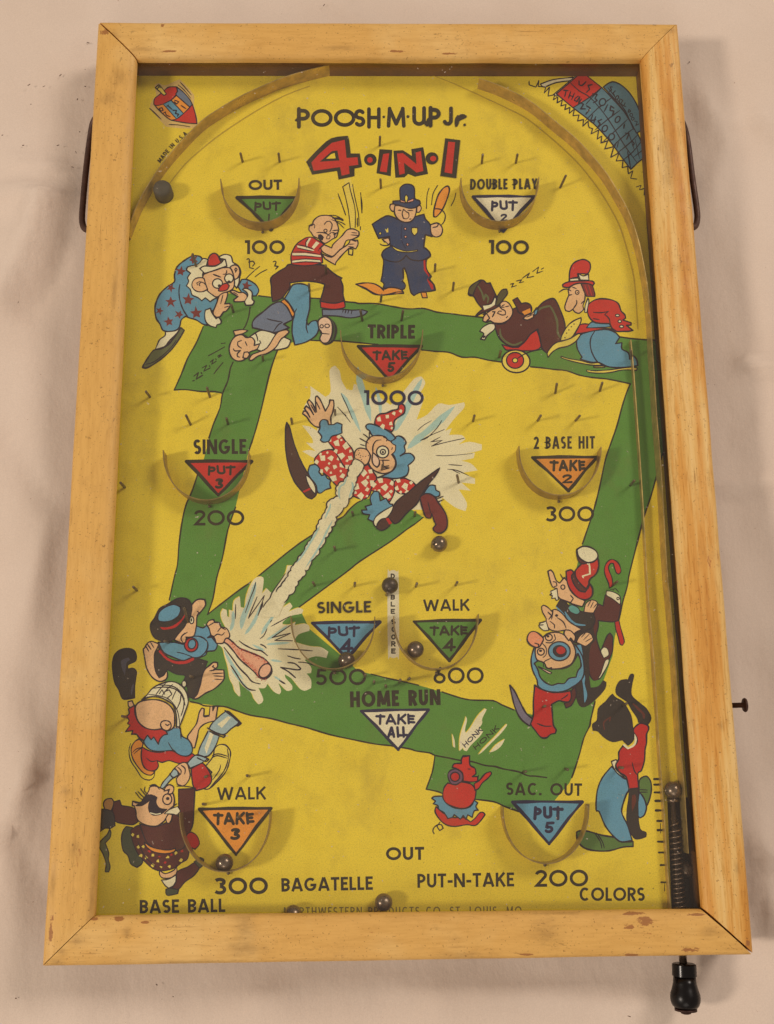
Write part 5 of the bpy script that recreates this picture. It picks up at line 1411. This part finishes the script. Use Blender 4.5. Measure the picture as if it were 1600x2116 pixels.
cup((601, 1273), (775, 1274), 1382, 'metal cup under the middle SINGLE with a ball in it')
cup((814, 1273), (989, 1269), 1382, 'metal cup under the middle WALK with a ball in it')
cup((371, 1680), (558, 1678), 1802, 'metal cup under the lower left WALK with a ball in it')
cup((1040, 1667), (1218, 1662), 1785, 'empty metal cup under SAC. OUT')
strip('guide_rail', [(262, 478), (284, 422), (312, 372), (350, 319), (409, 256), (447, 228), (494, 200), (541, 178), (587, 159), (650, 141), (703, 130), (762, 121)], 'curved metal guide rail at the upper left')
strip('guide_rail', [(990.6, 161), (1037, 178), (1097, 209), (1144, 247), (1190, 285), (1225, 322), (1253, 356), (1277, 395), (1300, 438), (1321, 500), (1336, 575), (1342, 622), (1346, 669), (1349, 725), (1353, 781), (1357, 849), (1367, 974), (1379, 1177), (1385, 1240), (1397, 1380), (1406, 1529), (1415, 1635), (1423, 1764)], 'metal guide rail curving from the top into the launch lane')
strip('lane_divider', [(1304, 702), (1307, 730), (1310, 765), (1315, 834), (1328, 1021), (1339, 1215), (1346, 1300), (1353, 1380), (1364, 1565), (1372, 1667), (1379, 1780), (1388, 1900)], 'straight metal divider beside the launch lane', .0045)
# ---- grey rubber post
q = unp(334, 386, ZP + .0098)
bm = bmesh.new(); lathe(bm, (q.x, q.y, ZP), (0, 0, 1), [(0, .0056), (.0075, .0056), (.0090, .0050), (.0098, .0036), (.0100, 0)], 32)
tag(obj('bumper_post', bm, M_RUBBER, game, True), 'round dark rubber post beside the upper left rail')
# ---- plunger, spring, knob
zr = .0175
r0 = unp(1391, 1657, zr); r1 = unp(1412, 1985, zr); ax = (r1 - r0).normalized()
bm = bmesh.new(); tube(bm, [r0, s1_ := r0 + ax * .058, s1_ + ax * .0001, r1 + ax * .004], [.0013, .0013, .0020, .0020], 14); obj('plunger_rod', bm, M_SPRING, game, True)
bm = bmesh.new(); lathe(bm, r0 - ax * .0016, ax, [(0, .0024), (.0004, .0030), (.0014, .0030), (.0018, .0026)], 20); obj('plunger_tip', bm, M_SPRING, game, True)
s0 = unp(1394, 1692, zr); s1 = r0 + ax * ((Vector((0, WI[2].y, 0)) - Vector((0, r0.y, 0))).y / ax.y - .0008)
ln = (s1 - s0).length; bm = bmesh.new(); pts = []
e1 = ax.orthogonal().normalized(); e2 = ax.cross(e1); turns = int(ln / .0026)
for k in range(turns * 12 + 1):
    t = k / (turns * 12); a = 2 * math.pi * k / 12; c = s0.lerp(s1, t ** .85)
    pts.append(c + (e1 * math.cos(a) + e2 * math.sin(a)) * (.0026 if k > 12 else .0018))
tube(bm, pts, .0005, 6); obj('spring', bm, M_SPRING, game, True)
kb = unp(1414, 1991.5, zr); pe = unp(1418, 2093, zr); ka = (pe - kb).normalized(); px = (pe - kb).length / 101.5
bm = bmesh.new(); lathe(bm, kb, ka, [(0, 24 * px), (1.5 * px, 26.5 * px), (25 * px, 27 * px), (26.5 * px, 25 * px), (26.6 * px, 10 * px)], 40)
knob = tag(empty('plunger_knob', (0, 0, 0), game), 'black turned wooden plunger knob sticking out at the bottom')
o = obj('collar', bm, M_KNOB, knob, True); o.data.set_sharp_from_angle(angle=math.radians(35))
bm = bmesh.new(); lathe(bm, kb, ka, [(26.8 * px, 20 * px), (27.4 * px, 24.5 * px), (40 * px, 25.5 * px), (52 * px, 28.5 * px), (62 * px, 32 * px), (70 * px, 33 * px), (78 * px, 32.5 * px), (86 * px, 29.5 * px), (91 * px, 25 * px), (92.5 * px, 18 * px)], 40)
obj('knob_body', bm, M_KNOB, knob, True)
bm = bmesh.new(); lathe(bm, kb, ka, [(92.6 * px, 20 * px), (93 * px, 24.5 * px), (97.5 * px, 24.5 * px), (98 * px, 13 * px), (98.5 * px, 12 * px), (103 * px, 11 * px), (104.5 * px, 7 * px), (104.6 * px, 0)], 30)
obj('end_screw', bm, M_SCREW, knob, True)
# ---- side pin with a flat head
k0 = unp(1508, 1458, .020); k1 = unp(1541, 1457, .020); aa = (k1 - k0).normalized(); ll = (k1 - k0).length
bm = bmesh.new(); lathe(bm, k0, aa, [(0, .0014), (ll - .0012, .0014), (ll - .0011, .0034), (ll - .0004, .0039), (ll + .0003, .0036), (ll + .0008, .0018), (ll + .0009, 0)], 24)
tag(obj('side_plunger', bm, M_IRON, game, True), 'short brown flat headed metal pin on the right side')
# ---- handles
def handle(pts, label):
    P = catmull([tuple(unp(x, y, z)) for x, y, z in pts], False, 6, 170); bm = bmesh.new()
    tube(bm, P, .0019, 12); tag(obj('carry_handle', bm, M_IRON, game, True), label)
handle([(206, 240, .022), (193, 252, .018), (184, 300, .014), (176, 370, .013), (170, 440, .013), (171, 463, .014), (178, 474, .016), (196, 474, .020)], 'brown iron carrying handle on the left side')
handle([(1398, 240, .022), (1411, 254, .018), (1421, 290, .014), (1430, 360, .013), (1440, 430, .013), (1441, 455, .014), (1435, 469, .016), (1415, 472, .020)], 'brown iron carrying handle on the right side')

# ------------------------------------------------------------------ balls
bm = bmesh.new(); bmesh.ops.create_uvsphere(bm, u_segments=36, v_segments=20, radius=.0046)
me = bpy.data.meshes.new('steel_ball'); bm.to_mesh(me); bm.free()
for p in me.polygons: p.use_smooth = True
me.materials.append(M_BALL); me2 = me.copy(); me2.materials[0] = M_DARKBALL
BALLS = [(908, 1124, ZP, me, 'steel ball resting against a pin below the flying clown'),
 (806, 1210, ZP, me2, 'darkest ball, lying on the vertical DOUBLE SCORE strip'),
 (716, 1364, ZP, me, 'steel ball in the cup under the blue PUT 4 triangle'),
 (859, 1342, ZP, me, 'steel ball in the cup left of the green TAKE 4 triangle'),
 (464, 1783, ZP, me, 'steel ball in the cup under the orange TAKE 3 triangle'),
 (793, 1865, ZP, me, 'steel ball against the bottom rail between BAGATELLE and PUT-N-TAKE'),
 (606, 1889, ZP, me, 'steel ball almost hidden behind the bottom rail below BAGATELLE'),
 (1391, 1633, ZP, me, 'steel ball at the tip of the plunger in the launch lane'),
 (1416, 1797, .006, me, 'steel ball down in the dark trough right of the spring')]
for (x, y, z, m_, lab) in BALLS:
    o = link('steel_ball', m_); o.location = unp(x, y, z + .0046) ; o.location.z = z + .00465
    tag(o, lab, 'ball', 'steel balls on the bagatelle board')

# ------------------------------------------------------------------ print on the board
blocks = {}
for blk in (ART1 + ART2).split('part ')[1:]:
    blocks[blk.split('|')[0].strip()] = 'part ' + blk
order = ['infield_path', 'splash_print', 'struck_clown_print', 'struck_clown_legs_print', 'bat_burst_print', 'smoke_trail_print']
order += ['clown_print', 'batter_print', 'sleeping_man_print', 'policeman_print', 'tramp_print', 'hobo_print', 'sitting_batter_print', 'catcher_print', 'kilted_man_print', 'three_clowns_print', 'player_print', 'pig_print', 'spinning_top_print', 'scoreboard_print', 'lane_marks_print']
assert set(order) == set(blocks), set(blocks) ^ set(order)
for k in order: draw(blocks[k])
for pts in ('894,156 940,174 984,194 1050,225 1091,247 1144,290 1191,334 1225,375 1253,416 1278,462 1291,500 1306,556 1312,594 1318,680', '640,178 587,198 525,232 462,273 422,304 384,338 353,376 330,410', '1340,1240 1348,1400 1362,1560'):
    draw('part ball_groove|\n@ 0 0 1\ns groove 1.6: ' + pts)
def lettering(name, label, items):
    pi = part(name, label)
    for it in items: text(pi, *it[:5], **(it[5] if len(it) > 5 else {}))
def triangle(pts, col, label, words, tcol):
    pi = part('score_triangle', label)
    fill(pi, col, pts, False)
    for a, b in ((0, 1), (1, 2), (2, 0)):
        A, B = pts[a], pts[b]; seg = [(A[0] + (B[0] - A[0]) * t + .6 * math.sin(9 * t + a), A[1] + (B[1] - A[1]) * t + .5 * math.cos(7 * t)) for t in (0, .2, .4, .6, .8, 1)]
        add_faces(pi, 'lettering' if tcol == 'lettering' else 'lettblue', ribbon(seg, 6.4, wob=.5))
    for (s, p0, p1, h) in words: text(pi, tcol, s, p0, p1, h, t=.29 if len(s) > 1 else .25, cap='round', jit=.06)
triangle([(491, 408), (614, 408), (560, 474)], 'green', 'green PUT 1 triangle', [('PUT', (526, 435), (579, 434), 16), ('I', (553, 456), (559, 456), 13)], 'lettering')
triangle([(978, 406), (1104, 406), (1040, 478)], 'offwhite', 'white PUT 2 triangle', [('PUT', (1015, 435), (1068, 434), 18), ('2', (1034, 458), (1048, 458), 16)], 'lettblue')
triangle([(741, 715), (871, 715), (806, 787)], 'red', 'red TAKE 5 triangle', [('TAKE', (772, 743), (841, 742), 17), ('5', (801, 769), (816, 769), 21)], 'lettering')
triangle([(386, 953), (520, 953), (451, 1023)], 'red', 'red PUT 3 triangle', [('PUT', (430, 981), (485, 980), 17), ('3', (445, 1010), (462, 1010), 22)], 'lettering')
triangle([(1101, 945), (1234, 944), (1175, 1014)], 'orange', 'orange TAKE 2 triangle', [('TAKE', (1138, 972), (1208, 971), 19), ('2', (1162, 999), (1182, 999), 19)], 'lettering')
triangle([(646, 1287), (785, 1285), (717, 1360)], 'blue', 'blue PUT 4 triangle', [('PUT', (678, 1316), (742, 1314), 19), ('4', (703, 1347), (728, 1347), 25)], 'lettblue')
triangle([(856, 1284), (993, 1281), (929, 1365)], 'green', 'green TAKE 4 triangle', [('TAKE', (890, 1312), (965, 1311), 17), ('4', (916, 1344), (940, 1344), 23)], 'lettering')
triangle([(747, 1469), (886, 1466), (823, 1549)], 'offwhite', 'white TAKE ALL triangle', [('TAKE', (778, 1496), (856, 1495), 18), ('ALL', (801, 1523), (841, 1522), 19)], 'lettblue')
triangle([(413, 1672), (560, 1670), (488, 1766)], 'orange', 'orange TAKE 3 triangle', [('TAKE', (443, 1703), (523, 1701), 21), ('3', (477, 1736), (497, 1736), 25)], 'lettering')
triangle([(1060, 1657), (1203, 1657), (1135, 1744)], 'blue', 'blue PUT 5 triangle', [('PUT', (1103, 1692), (1162, 1692), 23), ('5', (1126, 1722), (1145, 1722), 24)], 'lettblue')
W = 'lettering'
PI_T = part('title_lettering', 'hand drawn title lettering')
for it in ([(W, 'POO', (614, 262), (735, 262), 37, dict(t=.21, cap='round', sp=.06)),
   (W, 'SH', (732, 262), (787, 262), 37, dict(t=.21, cap='round', sp=.1)), (W, 'M', (800, 260), (838, 260), 36, dict(t=.22, cap='round')),
   (W, 'UP', (852, 260), (911, 260), 37, dict(t=.22, cap='round', sp=.14)), (W, 'J', (915, 260), (936, 260), 36, dict(t=.21, cap='round'))]): text(PI_T, *it[:5], **it[5])
draw('''use 0
@ 600 0 3.2
s lettering 22: 618,772 619,773
s lettering 22: 778,770 779,771
s lettering 22: 1153,826 1154,827
s lettering 22: 1108,770 1098,832
s lettering 22: 1100,800 1130,775 1158,772
s lettering 20: 38,795 65,790
s lettering 20: 915,790 905,830 890,808
part number_title|big red title reading 4 IN 1 with dark outline
f lettering 0: 105,1070 180,990 270,915 380,898 390,930 400,1015 460,1015 475,1105 425,1115 425,1165 320,1188 310,1130 145,1155 125,1110
F red 0: 140,1075 190,1020 275,945 360,925 372,1045 445,1040 450,1090 388,1098 392,1150 340,1162 330,1105 155,1130
F lettering 0: 195,1070 275,1000 312,995 325,1062
F yellow 0: 238,1050 270,1020 294,1012 300,1048
e lettering 0: 530,1055 42,40 0
e red 0: 527,1057 18,18 0
F lettering 0: 590,985 675,990 665,1165 570,1145
F red 0: 615,1018 655,1012 638,1138 592,1132
F lettering 0: 682,995 745,992 805,1030 800,985 880,972 912,1150 825,1168 780,1150 755,1172 695,1175
F red 0: 706,1015 745,1012 835,1085 830,1008 864,998 880,1130 835,1140 752,1075 758,1145 722,1155
e lettering 0: 937,1048 42,40 0
e red 0: 945,1050 20,18 0
F lettering 0: 1025,915 1125,928 1098,1180 992,1165
F red 0: 1045,938 1090,942 1070,1150 1020,1140
''')
K = dict(t=.23, sp=.10)
lettering('cup_name_lettering', 'OUT lettering at the upper left', [(W, 'OUT', (514, 393), (583, 392), 21, dict(t=.24, sp=.12))])
lettering('cup_name_lettering', 'DOUBLE PLAY lettering', [(W, 'DOUBLE PLAY', (972, 392), (1111, 391), 22, dict(t=.19, sp=.11))])
lettering('cup_name_lettering', 'TRIPLE lettering', [(W, 'TRIPLE', (760, 699), (857, 700), 29, dict(t=.23, sp=.09))])
lettering('cup_name_lettering', 'SINGLE lettering at the left', [(W, 'SINGLE', (400, 939), (509, 938), 31, dict(t=.2, sp=.09))])
lettering('cup_name_lettering', '2 BASE HIT lettering', [(W, '2 BASE HIT', (1103, 928), (1229, 927), 26, dict(t=.18, sp=.11))])
lettering('cup_name_lettering', 'SINGLE lettering in the middle', [(W, 'SINGLE', (656, 1268), (767, 1266), 24, dict(t=.2, sp=.12))])
lettering('cup_name_lettering', 'WALK lettering in the middle', [(W, 'WALK', (875, 1263), (971, 1262), 24, dict(t=.2, sp=.1))])
lettering('cup_name_lettering', 'HOME RUN lettering', [(W, 'HOME RUN', (724, 1462), (911, 1457), 33, dict(t=.23, sp=.1))])
lettering('cup_name_lettering', 'WALK lettering at the lower left', [(W, 'WALK', (449, 1653), (550, 1652), 26, dict(t=.18, sp=.12))])
lettering('cup_name_lettering', 'SAC. OUT lettering', [(W, 'SAC. OUT', (1046, 1643), (1203, 1645), 26, dict(t=.19, sp=.12))])
lettering('cup_name_lettering', 'OUT lettering at the bottom', [(W, 'OUT', (798, 1778), (877, 1777), 27, dict(t=.22, sp=.13))])
lettering('points_number', 'number 100 at the upper left', [(W, '100', (505, 525), (589, 525), 29, dict(t=.21, sp=.12))])
lettering('points_number', 'number 100 at the upper right', [(W, '100', (1009, 525), (1093, 526), 29, dict(t=.21, sp=.12))])
lettering('points_number', 'number 1000 on the burst', [('lettblue', '1000', (751, 837), (876, 838), 31, dict(t=.2, sp=.12))])
lettering('points_number', 'number 200 at the left', [(W, '200', (401, 1086), (505, 1086), 32, dict(t=.18, sp=.12))])
lettering('points_number', 'number 300 at the right', [(W, '300', (1128, 1078), (1228, 1078), 32, dict(t=.18, sp=.12))])
lettering('points_number', 'number 500', [(W, '500', (652, 1416), (757, 1416), 34, dict(t=.17, sp=.12))])
lettering('points_number', 'number 600', [(W, '600', (896, 1413), (1000, 1413), 34, dict(t=.17, sp=.12))])
lettering('points_number', 'number 300 at the lower left', [(W, '300', (443, 1849), (554, 1848), 35, dict(t=.2, sp=.12))])
lettering('points_number', 'number 200 at the lower right', [(W, '200', (1106, 1833), (1216, 1832), 35, dict(t=.18, sp=.12))])
lettering('game_name_lettering', 'BAGATELLE lettering', [(W, 'BAGATELLE', (582, 1843), (771, 1839), 28, dict(t=.2, sp=.1))])
lettering('game_name_lettering', 'PUT-N-TAKE lettering', [(W, 'PUT-N-TAKE', (863, 1835), (1063, 1832), 29, dict(t=.19, sp=.1))])
lettering('game_name_lettering', 'COLORS lettering', [(W, 'COLORS', (1197, 1862), (1333, 1862), 28, dict(t=.19, sp=.1))])
lettering('game_name_lettering', 'BASE BALL lettering', [(W, 'BASE BALL', (289, 1888), (466, 1885), 28, dict(t=.2, sp=.1))])
lettering('maker_lettering', 'maker name and town along the bottom edge', [('dirtline', 'NORTHWESTERN PRODUCTS CO. ST. LOUIS, MO.', (587, 1893), (1085, 1891), 18, dict(t=.14, sp=.2))])
lettering('honk_lettering', 'HONK HONK lettering', [('lettblue', 'HONK', (962, 1545), (998, 1509), 9.5, dict(t=.22, cap='round', jit=.1, sp=.2)), (W, 'HONK', (984, 1550), (1032, 1506), 9.5, dict(t=.22, cap='round', jit=.1, sp=.3))])
pi = part('double_score_strip', 'pale strip with DOUBLE SCORE written down it')
fill(pi, 'offwhite', [(801, 1190), (805, 1181), (813, 1178), (821, 1182), (824, 1192), (825, 1350), (821, 1357), (813, 1360), (806, 1357), (802, 1349)], True)
for ch, y in zip('DOUBLE', (106, 155, 206, 258, 308, 360)): text(pi, 'lettering', ch, (807.5, 1160 + (y + 18) / 3.478), (816.5, 1160 + (y + 18) / 3.478), 10.5, t=.26)
for ch, y in zip('SCORE', (435, 490, 545, 594, 646)): text(pi, 'lettering', ch, (808.5, 1160 + (y + 18) / 3.478), (818, 1160 + (y + 18) / 3.478), 11, t=.26)
pi = part('patent_lettering', 'small curved lettering MADE IN U.S.A. along the guide rail')
arcp = [(332, 337), (345, 320), (360, 303), (376, 288), (390, 276), (403, 264), (418, 252), (436, 240), (450, 229), (470, 217), (490, 207), (512, 196), (540, 184)]
acc = [0]
for a, b in zip(arcp, arcp[1:]): acc.append(acc[-1] + math.hypot(b[0] - a[0], b[1] - a[1]))
def on(s):
    for i in range(len(arcp) - 1):
        if s <= acc[i + 1] or i == len(arcp) - 2:
            t = (s - acc[i]) / (acc[i + 1] - acc[i]); return tuple(arcp[i][j] + (arcp[i + 1][j] - arcp[i][j]) * t for j in (0, 1))
s = 0
for ch in 'MADE IN U.S.A.':
    w = GW[ch] * 8.5
    if ch != ' ': text(pi, 'lettering', ch, on(s), on(s + max(w, 1.5)), 9, t=.18)
    s += w + 1.8
build_print(board)
